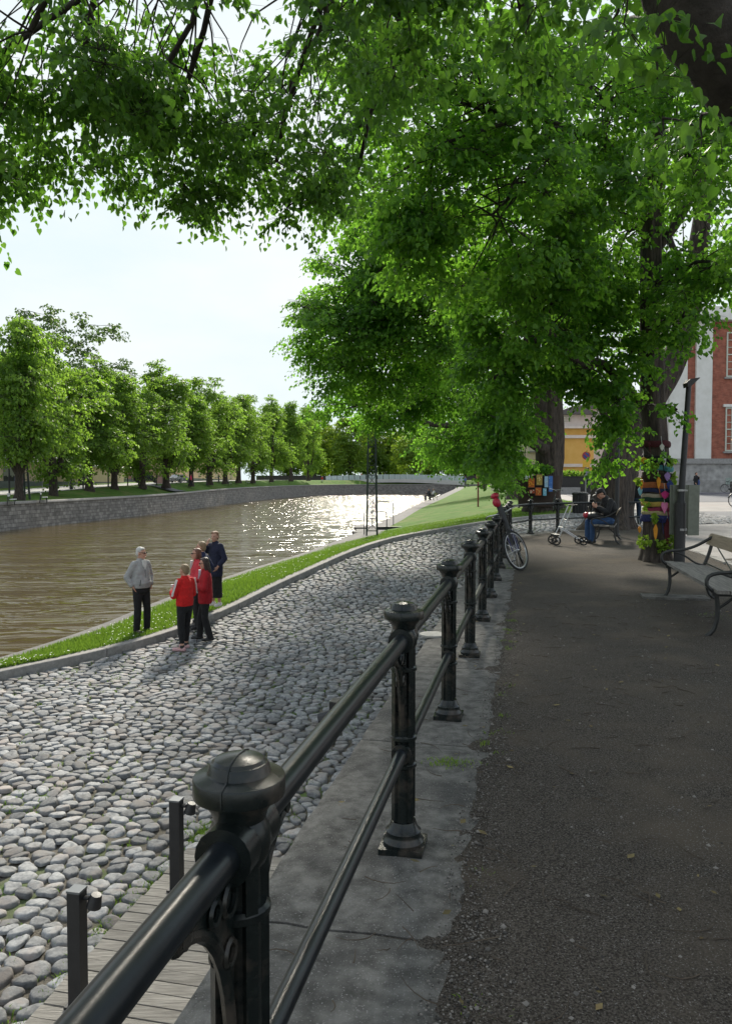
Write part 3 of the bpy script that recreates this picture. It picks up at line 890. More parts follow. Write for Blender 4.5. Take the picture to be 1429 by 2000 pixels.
class Tree:
    def __init__(s, name, label, base, seed, group=None):
        s.root = thing(name, label, 'tree', base, 0, group); s.base = Vector(base)
        s.rng = np.random.default_rng(seed); s.pr = random.Random(seed); s.br = MB(); s.P = []; s.V = []; s.Fq = []; s.nv = 0
    def trunk(s, pts, rs, flare=True, n=48):
        mb = MB(); P = smooth_line(pts, .12); m = len(P)
        R = [float(np.interp(i / (m - 1), np.linspace(0, 1, len(rs)), rs)) for i in range(m)]
        vs = []; fs = []
        for i, p in enumerate(P):
            for k in range(n):
                a = 2 * pi * k / n
                lob = 1 + .07 * sin(3 * a + i * .05) + .05 * sin(5 * a + 1.3 + i * .08) + .10 * nz3(cos(a) * 1.5, sin(a) * 1.5, p.z * .5 + s.base.x) + .07 * abs(nz3(cos(a) * 7, sin(a) * 7, p.z * .9)) + .03 * nz3(cos(a) * 14, sin(a) * 14, p.z * 2)
                if flare:
                    h = max(0, p.z - s.base.z); lob += .38 * math.exp(-h / .28) * (1 + .5 * sin(4 * a + s.base.x))
                vs.append((p.x + R[i] * lob * cos(a), p.y + R[i] * lob * sin(a), p.z))
        for i in range(m - 1):
            for k in range(n):
                k2 = (k + 1) % n; fs.append((i * n + k, i * n + k2, (i + 1) * n + k2, (i + 1) * n + k))
        fs.append(tuple((m - 1) * n + k for k in range(n)))
        mb.add(vs, fs); return mb
    def add_trunk(s, *a, name='trunk', **k): return s.trunk(*a, **k).build(name, M['bark'], s.root, world=True, angle=80)
    def blob(s, c, r, start, nsub, nspray, nleaf, size, L=.5, sub=None, twig=.012, droop=.35, cut=None, heart=False, lr=.05, radial=None):
        """leaf mass: sub-clusters in an ellipsoid, each with its branch and its sprays"""
        c = np.array(c, float); r = np.array(r, float)
        pts = c + in_ball(s.rng, nsub, .35) * r
        hub = Vector(c) if start is None else limb(s.br, start, c, lr, .022, .1, 7, 7, s.pr)[-1]
        sr = sub if sub is not None else .62 * float(r.mean()) / nsub ** (1 / 3) * 1.5
        for p in pts:
            if cut is not None and not cut(p): continue
            dirp = Vector(p) - hub
            if start is None: st = Vector(pts[0]) + Vector((0, 0, .1))
            elif s.pr.random() < .15: st = hub
            else: st = Vector(start).lerp(hub, s.pr.uniform(.3, .97))
            if (Vector(p) - st).length < 3.2 + 40 * twig: limb(s.br, st, p, twig * 1.4, twig * .5, .1, 5, 5, s.pr)
            q = p + in_ball(s.rng, nspray, .3) * np.array([sr, sr, sr * .62])
            if cut is not None: q = np.array([x for x in q if cut(x)])
            if len(q) == 0: continue
            o = (q - p) + (p - (radial if radial is not None else c)) * .5 + s.rng.normal(0, .25 * sr, q.shape); o[:, 2] *= .4
            for x, d in zip(q, norm(o)):
                if s.pr.random() < (.9 if heart else .55): s.br.tube([tuple(p), tuple(x), tuple(x + d * L * .5 - np.array([0, 0, droop * L * .3]))], [twig * .45, twig * .3, twig * .12], 3, False)
            s.add_leaves(*sprays(s.rng, q, o, nleaf, L, size, droop), heart=heart)
    def add_leaves(s, P, tip, nr, sz, heart=False):
        V, f = leaves(P, tip, nr, sz, heart); s.V.append(V); s.Fq.append(f + s.nv); s.nv += len(V)
    def finish(s, m, cname='crown'):
        b = np.array(s.base)
        if s.V: link(cname, np_mesh(cname, np.concatenate(s.V) - b, [np.concatenate(s.Fq)]), m, s.root)
        if s.br.v: s.br.build('branches', M['branch'], s.root, world=True, angle=80)
        return s.root

def PB(px, py, Y, rx, ry, rY):
    """centre and radii in metres from a place in the photograph and a distance"""
    c = W(px, py, Y); k = Y / F
    return (c.x, c.y, c.z), (rx * k, rY, ry * k)

# ---- tree by the camera: trunk outside the frame on the right, crown overhead
t = Tree('linden_tree', 'nearest linden, dark limb in the upper right corner, leaves hanging across the top', (3.6, 3.7, 0), 11, 'lindens along the promenade')
t.add_trunk([(3.6, 3.7, -.1), (3.55, 3.7, 1.2), (3.35, 3.6, 2.6), (2.9, 3.5, 3.6)], [.42, .36, .33, .30])
mb = MB()
pl = smooth_line([(3.3, 3.6, 2.7), tuple(W(1530, 215, 3.35)), tuple(W(1405, 95, 3.25)), tuple(W(1325, -30, 3.2)), (1.0, 3.3, 4.6), (.2, 4.2, 5.6), (-.8, 5.2, 6.3)], .15)
mb.tube(pl, [float(np.interp(i, [0, len(pl) * .15, len(pl) * .45, len(pl) - 1], [.25, .165, .14, .05])) * (1 + .10 * nz3(i * .4, 0)) for i in range(len(pl))], 16)
mb.build('limb', M['branch'], t.root, world=True, angle=80)
hub = Vector((.2, 4.2, 5.6)); hub2 = Vector((-.8, 5.2, 6.3)); hub3 = Vector((1.0, 3.3, 4.6))
LS = .056
for (b, st, ns, sp) in [
    (PB(60, 60, 5.6, 260, 170, 1.0), hub2, 9, 17), (PB(150, 205, 6.6, 230, 105, .9), hub2, 8, 15), (PB(20, 310, 6.3, 110, 55, .6), None, 3, 10),
    (PB(330, 120, 6.4, 200, 170, 1.1), hub2, 8, 14), (PB(330, 300, 7.2, 150, 90, .7), hub2, 6, 15), (PB(340, 410, 7.4, 60, 35, .4), None, 2, 8), (PB(165, 350, 6.9, 80, 22, .4), None, 2, 6),
    (PB(560, 180, 7.6, 210, 170, 1.2), hub, 8, 14), (PB(540, 315, 8.0, 140, 85, .8), hub, 6, 13), (PB(590, 395, 8.4, 60, 40, .5), None, 3, 10),
    (PB(700, 330, 8.6, 110, 130, .9), hub, 5, 12), (PB(780, 40, 5.2, 200, 90, .9), hub, 6, 14), (PB(1020, 30, 4.6, 170, 70, .7), hub3, 4, 11),
    (PB(640, 60, 6.4, 160, 100, .9), hub, 5, 12), (PB(-120, 200, 6.0, 160, 220, 1.2), hub2, 6, 12)]:
    t.blob(b[0], b[1], st, int(ns * 1.25 + .5), int(sp * 0.9), 16, LS, L=.40, sub=None, twig=.007, heart=True, lr=.035, droop=.5)
for (b, sp) in [(PB(1235, 165, 3.2, 70, 50, .3), 3), (PB(1385, 215, 3.2, 40, 40, .3), 2), (PB(1160, 40, 3.4, 90, 50, .3), 5), (PB(1230, 40, 3.0, 70, 30, .25), 3), (PB(1350, 300, 4.6, 90, 50, .4), 6)]:
    t.blob(b[0], b[1], hub3 if b[0][0] < 1 else None, 2, sp, 9, .052, L=.28, sub=.2, twig=.006, heart=True, lr=.012, droop=.5)
# upper crown above the frame (shades the path)
for c, r in [((1, 3, 8), (3, 3, 1.6)), ((4, 5, 8), (3, 3, 2)), ((-2, 5, 8.3), (2.6, 3, 1.2)), ((3, 0, 7), (3.5, 3, 2)), ((6, 1, 7), (3, 4, 2.4)), ((1, 8, 9.4), (3, 2.6, 1.6)), ((5, -4, 7), (4, 3, 2))]:
    t.blob(c, r, (3, 3.5, 4.2), 7, 6, 9, .15, L=.9, twig=.02, lr=.09)
t.finish(M['leaf_near'])

# ---- decorated tree
b1 = G(1283, 1098, 0); 
t1 = Tree('linden_tree', 'linden with a straight trunk wrapped in colourful knitted bands beside the lamp post', tuple(b1), 12, 'lindens along the promenade')
TR1 = [b1 + Vector((0, 0, -.1)), b1 + Vector((-.02, 0, 1.0)), b1 + Vector((-.06, 0, 2.2)), W(1272, 760, b1.y), W(1268, 560, b1.y), W(1272, 380, b1.y), W(1282, 200, b1.y), W(1270, 20, b1.y), W(1250, -160, b1.y)]
t1.add_trunk(TR1, [.25, .225, .212, .20, .185, .17, .15, .12, .08])
fk = W(1270, 620, b1.y)
lb = MB(); lb.tube(smooth_line([W(1262, 800, b1.y), W(1225, 760, b1.y - .2), W(1175, 710, b1.y - .6), W(1128, 705, b1.y - 1.2), W(1060, 640, b1.y - 1.6)], .2), .075, 9)
lb.tube(smooth_line([W(1268, 430, b1.y), W(1200, 300, b1.y - .6), W(1140, 262, b1.y - 1), W(1050, 270, b1.y - 1.5), W(900, 320, b1.y - 2)], .2), .06, 9)
lb.tube(smooth_line([W(1272, 500, b1.y), W(1330, 420, b1.y), W(1385, 300, b1.y + .4), W(1470, 150, b1.y + .6)], .2), .085, 9)
lb.build('limb', M['bark'], t1.root, world=True, angle=80)
hubs = [W(1270, 560, b1.y), W(1140, 262, b1.y - 1), W(1275, 250, b1.y), W(1272, 430, b1.y)]
LM = .082
for (b, st, ns, sp, sz) in [
    (PB(1150, 180, 12.8, 250, 190, 2.4), hubs[2], 26, 24, LM), (PB(900, 200, 11.5, 210, 190, 1.8), hubs[1], 20, 22, LM), (PB(960, 420, 11.8, 200, 170, 1.8), hubs[1], 20, 24, LM),
    (PB(1110, 430, 12.8, 150, 180, 2.0), hubs[3], 20, 24, LM), (PB(1360, 330, 13.4, 120, 230, 2.2), hubs[2], 20, 22, LM), (PB(1010, 610, 13.2, 140, 120, 1.6), hubs[0], 16, 22, LM),
    (PB(1130, 600, 14.2, 110, 100, 1.2), hubs[0], 12, 20, LM), (PB(1200, 480, 15.6, 130, 150, 1.2), hubs[3], 12, 20, LM), (PB(960, 740, 14.0, 90, 120, 1.1), W(1060, 640, b1.y - 1.6), 12, 22, LM), (PB(985, 820, 14.4, 50, 80, .8), None, 7, 20, LM),
    (PB(960, 900, 15.0, 50, 40, .7), None, 4, 14, LM), (PB(1195, 800, 13.6, 35, 60, .5), W(1225, 760, b1.y - .2), 4, 14, LM), (PB(1190, 880, 13.8, 30, 35, .3), None, 2, 9, LM),
    (PB(1150, 720, 13.4, 60, 50, .6), W(1175, 710, b1.y - .6), 4, 14, LM),
    (PB(1340, 620, 12.6, 60, 70, .5), W(1272, 640, b1.y), 4, 10, LM), (PB(1360, 690, 12.2, 30, 14, .2), None, 1, 5, LM), (PB(1320, 800, 12.6, 45, 14, .2), W(1275, 810, b1.y), 2, 5, LM),
    (PB(1400, 520, 12.6, 60, 80, .8), hubs[0], 6, 14, LM),
    (PB(740, 130, 10.6, 120, 140, 1.2), hubs[1], 8, 16, LM), (PB(790, 330, 11.0, 110, 130, 1.2), hubs[1], 9, 18, LM), (PB(820, 480, 12.4, 110, 70, 1.1), None, 7, 18, LM),
    (PB(1250, 860, 13.9, 35, 40, .3), None, 2, 6, LM), (PB(1165, 705, 14.2, 80, 70, .7), W(1175, 710, b1.y - .6), 7, 16, LM), (PB(1200, 790, 13.9, 45, 55, .5), W(1225, 760, b1.y - .2), 5, 14, LM), (PB(1320, 545, 13.6, 60, 60, .6), hubs[0], 5, 14, LM), (PB(1228, 700, 14.0, 40, 70, .5), W(1268, 640, b1.y), 6, 15, LM), (PB(1330, 640, 13.4, 40, 50, .4), W(1270, 650, b1.y), 4, 12, LM)]:
    t1.blob(b[0], b[1], st, int(ns * 1.2) if ns > 6 else ns, int(sp * .95), 14, sz, L=.46 if ns > 4 else .3, sub=None if ns > 4 else .3, twig=.012, lr=.045 if ns > 5 else .015, droop=.45)
for c, r in [((5, 14, 13.5), (4, 4, 2.4)), ((9, 14, 10), (3, 4, 4)), ((5, 19, 12), (4, 3, 3)), ((1.5, 13, 12.2), (3, 3, 2))]:
    t1.blob(c, r, tuple(W(1270, 20, b1.y)), 9, 7, 9, .18, L=1.0, twig=.02, lr=.08)
t1.finish(M['leaf_mid'])

# ---- massive leaning tree behind the seated man
b2 = G(1192, 1032, .1)
t2 = Tree('linden_tree', 'massive leaning linden with furrowed bark behind the man on the bench', tuple(b2), 13, 'lindens along the promenade')
t2.add_trunk([b2 + Vector((-.1, 0, -.15)), b2 + Vector((-.02, 0, .5)), W(1200, 930, b2.y), W(1222, 860, b2.y), W(1262, 790, b2.y), W(1300, 730, b2.y), W(1330, 660, b2.y), W(1350, 560, b2.y), W(1370, 430, b2.y), W(1388, 280, b2.y), W(1396, 120, b2.y), W(1400, -20, b2.y)], [.66, .60, .54, .46, .38, .33, .28, .24, .20, .15, .10, .06], n=80)
lb = MB()
lb.tube(smooth_line([W(1215, 880, b2.y), W(1190, 800, b2.y + .2), W(1130, 700, b2.y), W(1060, 620, b2.y - .5), W(960, 560, b2.y - 1), W(860, 548, b2.y - 1.2), W(800, 570, b2.y - 1)], .4), [.3, .28, .25, .22, .2, .18, .16, .14, .12, .1] + [.1] * 40, 10) if False else None
pl = smooth_line([W(1222, 870, b2.y), W(1180, 790, b2.y + .2), W(1120, 700, b2.y), W(1040, 610, b2.y - .5), W(940, 556, b2.y - 1), W(830, 560, b2.y - 1.2), W(760, 610, b2.y - 1), W(690, 660, b2.y - .8)], .4)
lb.tube(pl, [lerp(.32, .06, (i / (len(pl) - 1)) ** .8) for i in range(len(pl))], 10)
pl = smooth_line([W(870, 552, b2.y - 1.2), W(820, 500, b2.y - 1), W(740, 520, b2.y - 1), W(690, 560, b2.y - 1)], .4)
lb.tube(pl, [lerp(.12, .04, i / (len(pl) - 1)) for i in range(len(pl))], 8)
lb.build('limb', M['bark'], t2.root, world=True, angle=80)
h2 = [W(830, 560, b2.y - 1.2), W(760, 610, b2.y - 1), W(1040, 610, b2.y - .5), W(940, 556, b2.y - 1), W(1350, 560, b2.y)]
for (b, st, ns, sp) in [
    (PB(690, 560, 22, 105, 70, 2.2), h2[1], 18, 22), (PB(660, 650, 22.5, 90, 70, 2.2), h2[1], 18, 22), (PB(650, 730, 24, 70, 55, 2), h2[1], 11, 20), (PB(760, 660, 23, 120, 110, 2.6), h2[0], 26, 22),
    (PB(860, 640, 23, 130, 130, 2.6), h2[0], 28, 22), (PB(800, 520, 22, 110, 90, 2.4), h2[0], 18, 22), (PB(900, 500, 21, 120, 90, 2.4), h2[3], 18, 20), (PB(770, 780, 26, 120, 60, 2.4), h2[2], 20, 22), (PB(870, 780, 26, 110, 75, 2.4), h2[2], 20, 22),
    (PB(930, 860, 27, 70, 55, 1.8), h2[2], 10, 20), (PB(960, 930, 27, 60, 22, 1.0), None, 5, 12), (PB(680, 800, 25.5, 75, 35, 1.4), None, 8, 14),
    (PB(620, 520, 22.5, 30, 14, .5), None, 2, 8), (PB(600, 625, 22.5, 26, 14, .5), None, 2, 8), (PB(740, 480, 22, 70, 30, 1), None, 6, 16), (PB(690, 440, 20.5, 50, 30, .8), None, 4, 14)]:
    t2.blob(b[0], b[1], st, ns, sp, 15, .094, L=.62, twig=.02, lr=.07, droop=.35)
for c, r in [((3, 23, 13), (4, 4, 3)), ((9, 26, 13), (5, 4, 4)), ((13, 24, 9), (4, 4, 3)), ((8, 22, 9.5), (3, 3, 2.6)), ((-.3, 24, 10.5), (1.6, 2.5, 1.4))]:
    t2.blob(c, r, tuple(h2[4]), 9, 8, 9, .22, L=1.2, twig=.025, lr=.12)
t2.finish(M['leaf_mid'])

# ---- lindens farther along the lawn
def lawn_tree(px, py, z, label, seed, forks, w, blobs, m='leaf_mid', leaf=.13):
    b = G(px, py, z); tr = Tree('linden_tree', label, tuple(b), seed, 'lindens along the promenade')
    for i, f in enumerate(forks):
        P = [b + Vector((0, 0, -.2)), b + Vector((0, 0, .7))] + [W(x, y, b.y + dy) for x, y, dy in f]
        tr.add_trunk(P, [lerp(w, w * .35, k / (len(P) - 1)) for k in range(len(P))], name='trunk' if i == 0 else 'limb', flare=(i == 0))
    for (bb, n, sp) in blobs:
        f = forks[0][-1]
        tr.blob(bb[0], bb[1], tuple(W(f[0], f[1], b.y + f[2])), n, sp, 13, leaf, L=.9, twig=.03, lr=.12, droop=.3)
    tr.finish(M[m]); return tr
t3 = lawn_tree(1064, 992, .32, 'dark forked linden with bright paintings hung round its foot', 14, [[(1072, 930, 0), (1078, 860, 0), (1078, 780, 0), (1090, 700, 0), (1095, 600, 0)], [(1068, 920, 0), (1062, 820, 0), (1050, 740, 0), (1030, 640, 0)]], .72,
    [(PB(1060, 640, 37, 130, 110, 4), 22, 18), (PB(930, 700, 36, 120, 110, 4), 24, 18), (PB(850, 850, 37, 90, 50, 3), 12, 16), (PB(1000, 560, 37, 200, 120, 4), 22, 16), (PB(1180, 640, 38, 110, 120, 3), 16, 14), (PB(960, 880, 37, 60, 50, 2), 9, 14), (PB(1000, 905, 35, 30, 18, 1), 4, 10)])
lb = MB(); pl = smooth_line([W(1066, 880, 37.4), W(1010, 850, 37), W(930, 832, 36.4), W(840, 828, 36), W(760, 800, 35.6)], .4)
lb.tube(pl, [lerp(.3, .06, i / (len(pl) - 1)) for i in range(len(pl))], 9); lb.build('limb', M['bark'], t3.root, world=True, angle=80)
t4 = lawn_tree(1004, 976, .25, 'shaded linden trunk on the lawn beside the red post', 15, [[(1003, 930, 0), (1000, 860, 0), (995, 760, 0), (990, 660, 0)]], .62,
    [(PB(930, 800, 46, 110, 90, 5), 26, 16), (PB(1000, 760, 46, 90, 100, 4), 18, 16), (PB(960, 900, 44, 60, 40, 2), 10, 12)])
t5 = lawn_tree(945, 958, .3, 'more distant linden at the far end of the lawn', 16, [[(945, 920, 0), (943, 860, 0), (940, 800, 0)]], .5,
    [(PB(900, 850, 85, 80, 70, 7), 22, 14), (PB(960, 850, 85, 60, 60, 6), 16, 14)], leaf=.26)

# ---- row on the far bank: a few crowns shared by copies
def far_proto(seed, H, w, lean, m, sub, sp, label, leafsize=.27, airy=False):
    tr = Tree('bank_tree', label, (0, 0, 0), seed, 'lindens lining the far bank')
    rg = tr.pr
    tr.add_trunk([(0, 0, -.3), (0, 0, 1.6), (lean * .3, 0, H * .3), (lean, 0, H * .62)], [.42, .36, .30, .13], n=14)
    lb = MB()
    for s in (-1, 1):
        pl = smooth_line([(0, 0, 1.9), (s * .9, .3 * s, 3.6), (s * 1.5, .2, H * .4), (s * 1.7, 0, H * .66)], .5)
        lb.tube(pl, [lerp(.28, .06, i / (len(pl) - 1)) for i in range(len(pl))], 8)
    lb.build('limb', M['bark'], tr.root, angle=80)
    z0 = 3.2
    for k in range(sub):
        t_ = (k + .5) / sub; z = lerp(z0 + .8, H - 1.6, t_)
        rad = w * (.90 + .58 * sin(pi * min(1, t_ * .95 + .1)) - .18 * t_) * rg.uniform(.85, 1.1)
        for q in range(3 if not airy else 2):
            a = rg.uniform(0, 6.28); d = rad * rg.uniform(.25, .7)
            tr.blob((lean * t_ + cos(a) * d, sin(a) * d, z + rg.uniform(-.5, .5)), (rad * .55, rad * .55, H / sub * 1.1), None, 4 if not airy else 3, sp, 10, leafsize, L=1.0, sub=rad * (.46 if not airy else .25), twig=.03, droop=.4)
    tr.finish(M[m]); return tr.root
protos = [far_proto(31, 16, 3.4, .3, 'leaf_far', 8, 16, ''), far_proto(32, 16, 3.7, -.4, 'leaf_far', 7, 18, ''), far_proto(33, 16, 3.0, .2, 'leaf_far', 9, 14, '')]
ROW = [(38, 970, 612, 66), (105, 968, 655, 76), (175, 955, 690, 86), (224, 951, 722, 93), (279, 950, 735, 101), (325, 948, 703, 109), (374, 946, 770, 125), (410, 943, 738, 140), (440, 941, 764, 155), (466, 940, 768, 168), (494, 940, 772, 186), (530, 938, 771, 208), (568, 937, 782, 235), (602, 936, 795, 258)]
ROWL = ['tall full linden at the left edge of the picture on the far bank', 'broad forked linden right of the wall poster on the far bank', 'linden with a Y shaped fork right of the tall street lantern on the far bank', 'slim linden in front of the latticed window on the far bank',
    'narrow linden left of the pink brick gap on the far bank', 'tallest thick trunked linden on the far bank, by the paved ramp', 'low linden beside the red dressed walker on the far bank', 'dark narrow linden just right of the low one on the far bank', 'linden before the second cream building, left of its door on the far bank', 'fork trunked linden before the second cream building on the far bank',
    'bright green linden, fourth from the bridge on the far bank', 'linden third from the bridge on the far bank', 'linden second from the bridge on the far bank', 'linden next to the bridge on the far bank']
for i, (px, by, ty, Y) in enumerate(ROW):
    p = W(px, by, Y); h = (by - ty) * Y / F
    sc = h / 16.0; pr = protos[i % 3]
    sw = min(1.25, max(.85, sc)) * (.82 if i == 0 else 1.0)
    z = p.z - .1
    if i < 3:
        o = pr; o.location = (p.x, p.y, z); o.rotation_euler = (0, 0, .7 * i); o.scale = (sw, sw, sc); o['label'] = ROWL[i]
    else:
        dup(pr, (p.x, p.y, z), 1.9 * i, ROWL[i], scale=(sw, sw, sc))
# airy tall trees behind the row
ap = far_proto(41, 24, 5.0, .6, 'leaf_pale', 8, 9, 'tall airy tree rising behind the far bank row', .34, True)
BACK = [(80, 585, 104), (160, 590, 110), (20, 640, 100), (225, 690, 120)]
BL = ['tallest airy tree rising behind the left end of the far bank row', 'airy tree with drooping top behind the row, right of the tallest', 'airy tree behind the row at the left picture edge', 'lower airy tree behind the row above the slim lindens']
for i, (px, ty, Y) in enumerate(BACK):
    p = W(px, 950, Y); sc = (950 - ty) * Y / F / 24
    if i == 0: ap.location = (p.x, p.y, 1.2); ap.scale = (sc,) * 3; ap['label'] = BL[0]; ap['group'] = 'airy trees behind the far bank row'; o = ap
    else: o = dup(ap, (p.x, p.y, 1.2), 2.2 * i, BL[i], 'airy trees behind the far bank row', sc)
# sunlit park trees beyond the bridge
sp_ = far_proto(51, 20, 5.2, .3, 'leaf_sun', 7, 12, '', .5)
n = 0; rr = random.Random(5)
spots = []
for k in range(15):
    px = 560 + k * 31 + rr.uniform(-8, 8); Y = 330 + rr.uniform(-14, 26) + (k % 2) * 30
    spots.append((px, Y, rr.uniform(1.15, 1.6)))
for k, (px, Y, sc) in enumerate(spots):
    p = W(px, 930, Y)
    lab = 'sunlit yellow green park tree in the stand beyond the footbridge'
    if k == 0: sp_.location = (p.x, p.y, 3.2); sp_.scale = (sc,) * 3; sp_['label'] = lab; sp_['group'] = 'park trees beyond the footbridge'
    else: dup(sp_, (p.x, p.y, 3.2), 1.3 * k, lab, 'park trees beyond the footbridge', sc)
# hazy green wood behind everything
wp = Tree('far_wood', '', (0, 0, 0), 61)
for k in range(46):
    a = -60 + k * 6.0; wp.blob((a + wp.pr.uniform(-3, 3), 430 + wp.pr.uniform(-12, 12), 3 + wp.pr.uniform(6, 13)), (8, 6, 9), None, 4, 12, 10, 1.0, L=3, twig=.05)
for k in range(16):
    wp.blob((-110 + wp.pr.uniform(-6, 6), 60 + k * 24, 8 + wp.pr.uniform(0, 5)), (8, 12, 7), None, 4, 12, 10, 1.0, L=3, twig=.05)
wr = wp.finish(M['leaf_far'])
ch = [c for c in wr.children if c.name.startswith('crown')][0]
for c in list(wr.children):
    if c is not ch: bpy.data.objects.remove(c)
ch.parent = None; bpy.data.objects.remove(wr); ch.name = 'far_wood'
tag(ch, 'far off wood closing the view', kind='stuff')
# ================================================================== street furniture
def flat(name, c, rough=.6, **k): 
    if name not in M: M[name] = mat(name, c, tuple(x * .78 for x in c), k.pop('scale', 12), rough=rough, **k)
    return M[name]
M['bench_iron'] = mat('bench cast iron', (.016, .017, .017), (.03, .03, .028), 25, rough=.5, bump=.2, bscale=60, bdist=.003)
def park_bench(p, rz, label, L=2.15):
    """local x along the bench, +y to the front"""
    b = thing('park_bench', label, 'bench', p, rz, 'slatted benches with iron ends')
    for s in (-1, 1):
        x = s * (L / 2 - .16); mb = MB()
        W2 = .022
        def bar(pts, w=.030, h=.022):
            pts = smooth_line([Vector((x, y, z)) for y, z in pts], .04)
            mb.tube(pts, [w * .55] * len(pts), 6)
        bar([(.30, 0), (.235, .06), (.20, .2), (.205, .36), (.22, .425)], .04)      # front leg, splayed foot
        bar([(-.36, 0), (-.28, .07), (-.235, .22), (-.225, .36), (-.21, .425)], .04)   # rear leg
        mb.beam((x, -.23, .415), (x, .25, .415), .04, .042)
        bar([(.20, .27), (.12, .33), (.04, .40)], .026); bar([(-.23, .27), (-.15, .34), (-.07, .40)], .026)
        bar([(.235, .43), (.30, .50), (.285, .58), (.20, .615), (.04, .635), (-.12, .69), (-.30, .80)], .036)  # arm sweeping to the back top
        bar([(-.21, .43), (-.27, .60), (-.325, .815)], .040)
        bar([(.17, .612), (.03, .56), (-.10, .47), (-.2, .44)], .024)
        mb.build('end_frame', M['bench_iron'], b)
    for k in range(4):
        y = .185 - k * .122; mb = MB(); mb.box((0, y, .452 - .008 * k), (L, .108, .034)); mb.build('seat_plank', M['seat_wood'], b, smooth=False)
    mb = MB(); n = 9; sec = [(-.205, .625), (-.222, .625), (-.262, .70), (-.302, .79), (-.335, .83), (-.355, .825), (-.33, .775), (-.285, .68)]
    sec = [(-.270, .70), (-.262, .702), (-.298, .80), (-.318, .838), (-.338, .842), (-.326, .80)]
    mb.prism(sec, -L / 2, L / 2, lambda u, v, d: (d, u, v)); mb.build('back_plank', M['back_wood'], b, smooth=False)
    mb = MB(); x = L / 2 - .16
    mb.tube([(-x, -.305, .78), (0, -.235, .50), (x, -.305, .78)], .009, 6); mb.tube([(-x, -.22, .47), (x, -.22, .47)], .010, 6)
    mb.tube([(-x, .0, .40), (x, .0, .40)], .010, 6); mb.build('brace', M['bench_iron'], b)
    return b
rzb = atan2(RD.y, RD.x)
f1, f2 = G(1290, 1172, 0), G(1378, 1242, 0)
mid = (f1 + f2) / 2; park_bench((mid.x - RN.x * .26 + .04, mid.y - RN.y * .26, .012), rzb, 'empty weathered bench with iron ends at the right edge of the picture', L=(f1 - f2).length + .5)
f3, f4 = G(1163, 1069, .06), G(1150, 1052, .06)
B2 = Vector((5.98, 18.9, .06)); park_bench(tuple(B2), radians(70), 'slatted bench under the hunched man in the cap', 1.9)
mb = MB(); q = f1; mb.box((q.x + .18, q.y + .02, .0), (.8, .34, .10), -.22)
tag(mb.build('bench_footing', M['kerb']), kind='structure') if False else tag(mb.build('paving_slab', M['coping']), 'flat stone slab under the far leg of the empty bench', 'paving slab')

# lamp post with wedge head and plates
q = G(1325, 1104, 0)
lp = thing('lamp_post', 'tall black lamp post with wedge head and green grey plate beside the empty bench', 'lamp post', tuple(q))
top = W(1343, 752, q.y) - q; top.x = .13
mb = MB(); mb.tube([(0, 0, -.02), (.012, 0, 1.15)], .098, 16); mb.lathe([(.13, 0), (.13, .02), (.10, .03)], (0, 0, 0), 16); mb.tube([(.012, 0, 1.12), (.022, 0, 1.2), (.04, 0, 1.62), top], [.098, .062, .056, .046], 16)
mb.build('pole', M['black'], lp)
mb = MB(); h = top.z
mb.prism([(-.10, -.10), (.02, -.05), (.30, .24), (.27, .25), (-.02, .20), (-.13, .06)], -.10, .10, lambda u, v, d: (top.x + u * .55, d, h + v * .5)); mb.build('lamp_head', M['black'], lp, smooth=False)
pl = flat('green grey plate', (.15, .165, .13), .5)
mb = MB(); mb.box((.19, -.14, 1.02), (.20, .03, .92), .0); mb.box((-.055, .10, 1.02), (.10, .03, .92)); mb.m = 0
mb.box((.07, .12, 1.02), (.42, .02, .92), .0)
mb.build('sign_plate', pl, lp, smooth=False)
mb = MB()
for z in (.66, 1.38): mb.lathe([(.07, z - .02), (.105 if z < 1 else .075, z - .02), (.105 if z < 1 else .075, z + .02), (.07, z + .02)], (.02, 0, 0), 16)
for z in (.66, 1.38): mb.beam((.03, -.06, z), (.14, -.13, z), .03, .03)
mb.build('clamp', flat('zinc', (.35, .35, .35), .4, metal=.8), lp)

# thin post before the massive tree
q = G(1203, 1046, .1)
tl = thing('lamp_post', 'thin dark lamp post in front of the massive leaning trunk', 'lamp post', tuple(q))
mb = MB(); mb.tube([(0, 0, -.05), (0, 0, 1.0), (.02, 0, 3.2)], [.065, .06, .045], 12); mb.lathe([(.1, 0), (.1, .03), (.06, .06)], (0, 0, 0), 14); mb.build('pole', M['black'], tl)
mb = MB(); mb.lathe([(.045, 3.18), (.09, 3.2), (.11, 3.38), (.13, 3.4), (.05, 3.48), (.001, 3.52)], (.02, 0, 0), 12); mb.build('lantern', M['black'], tl)

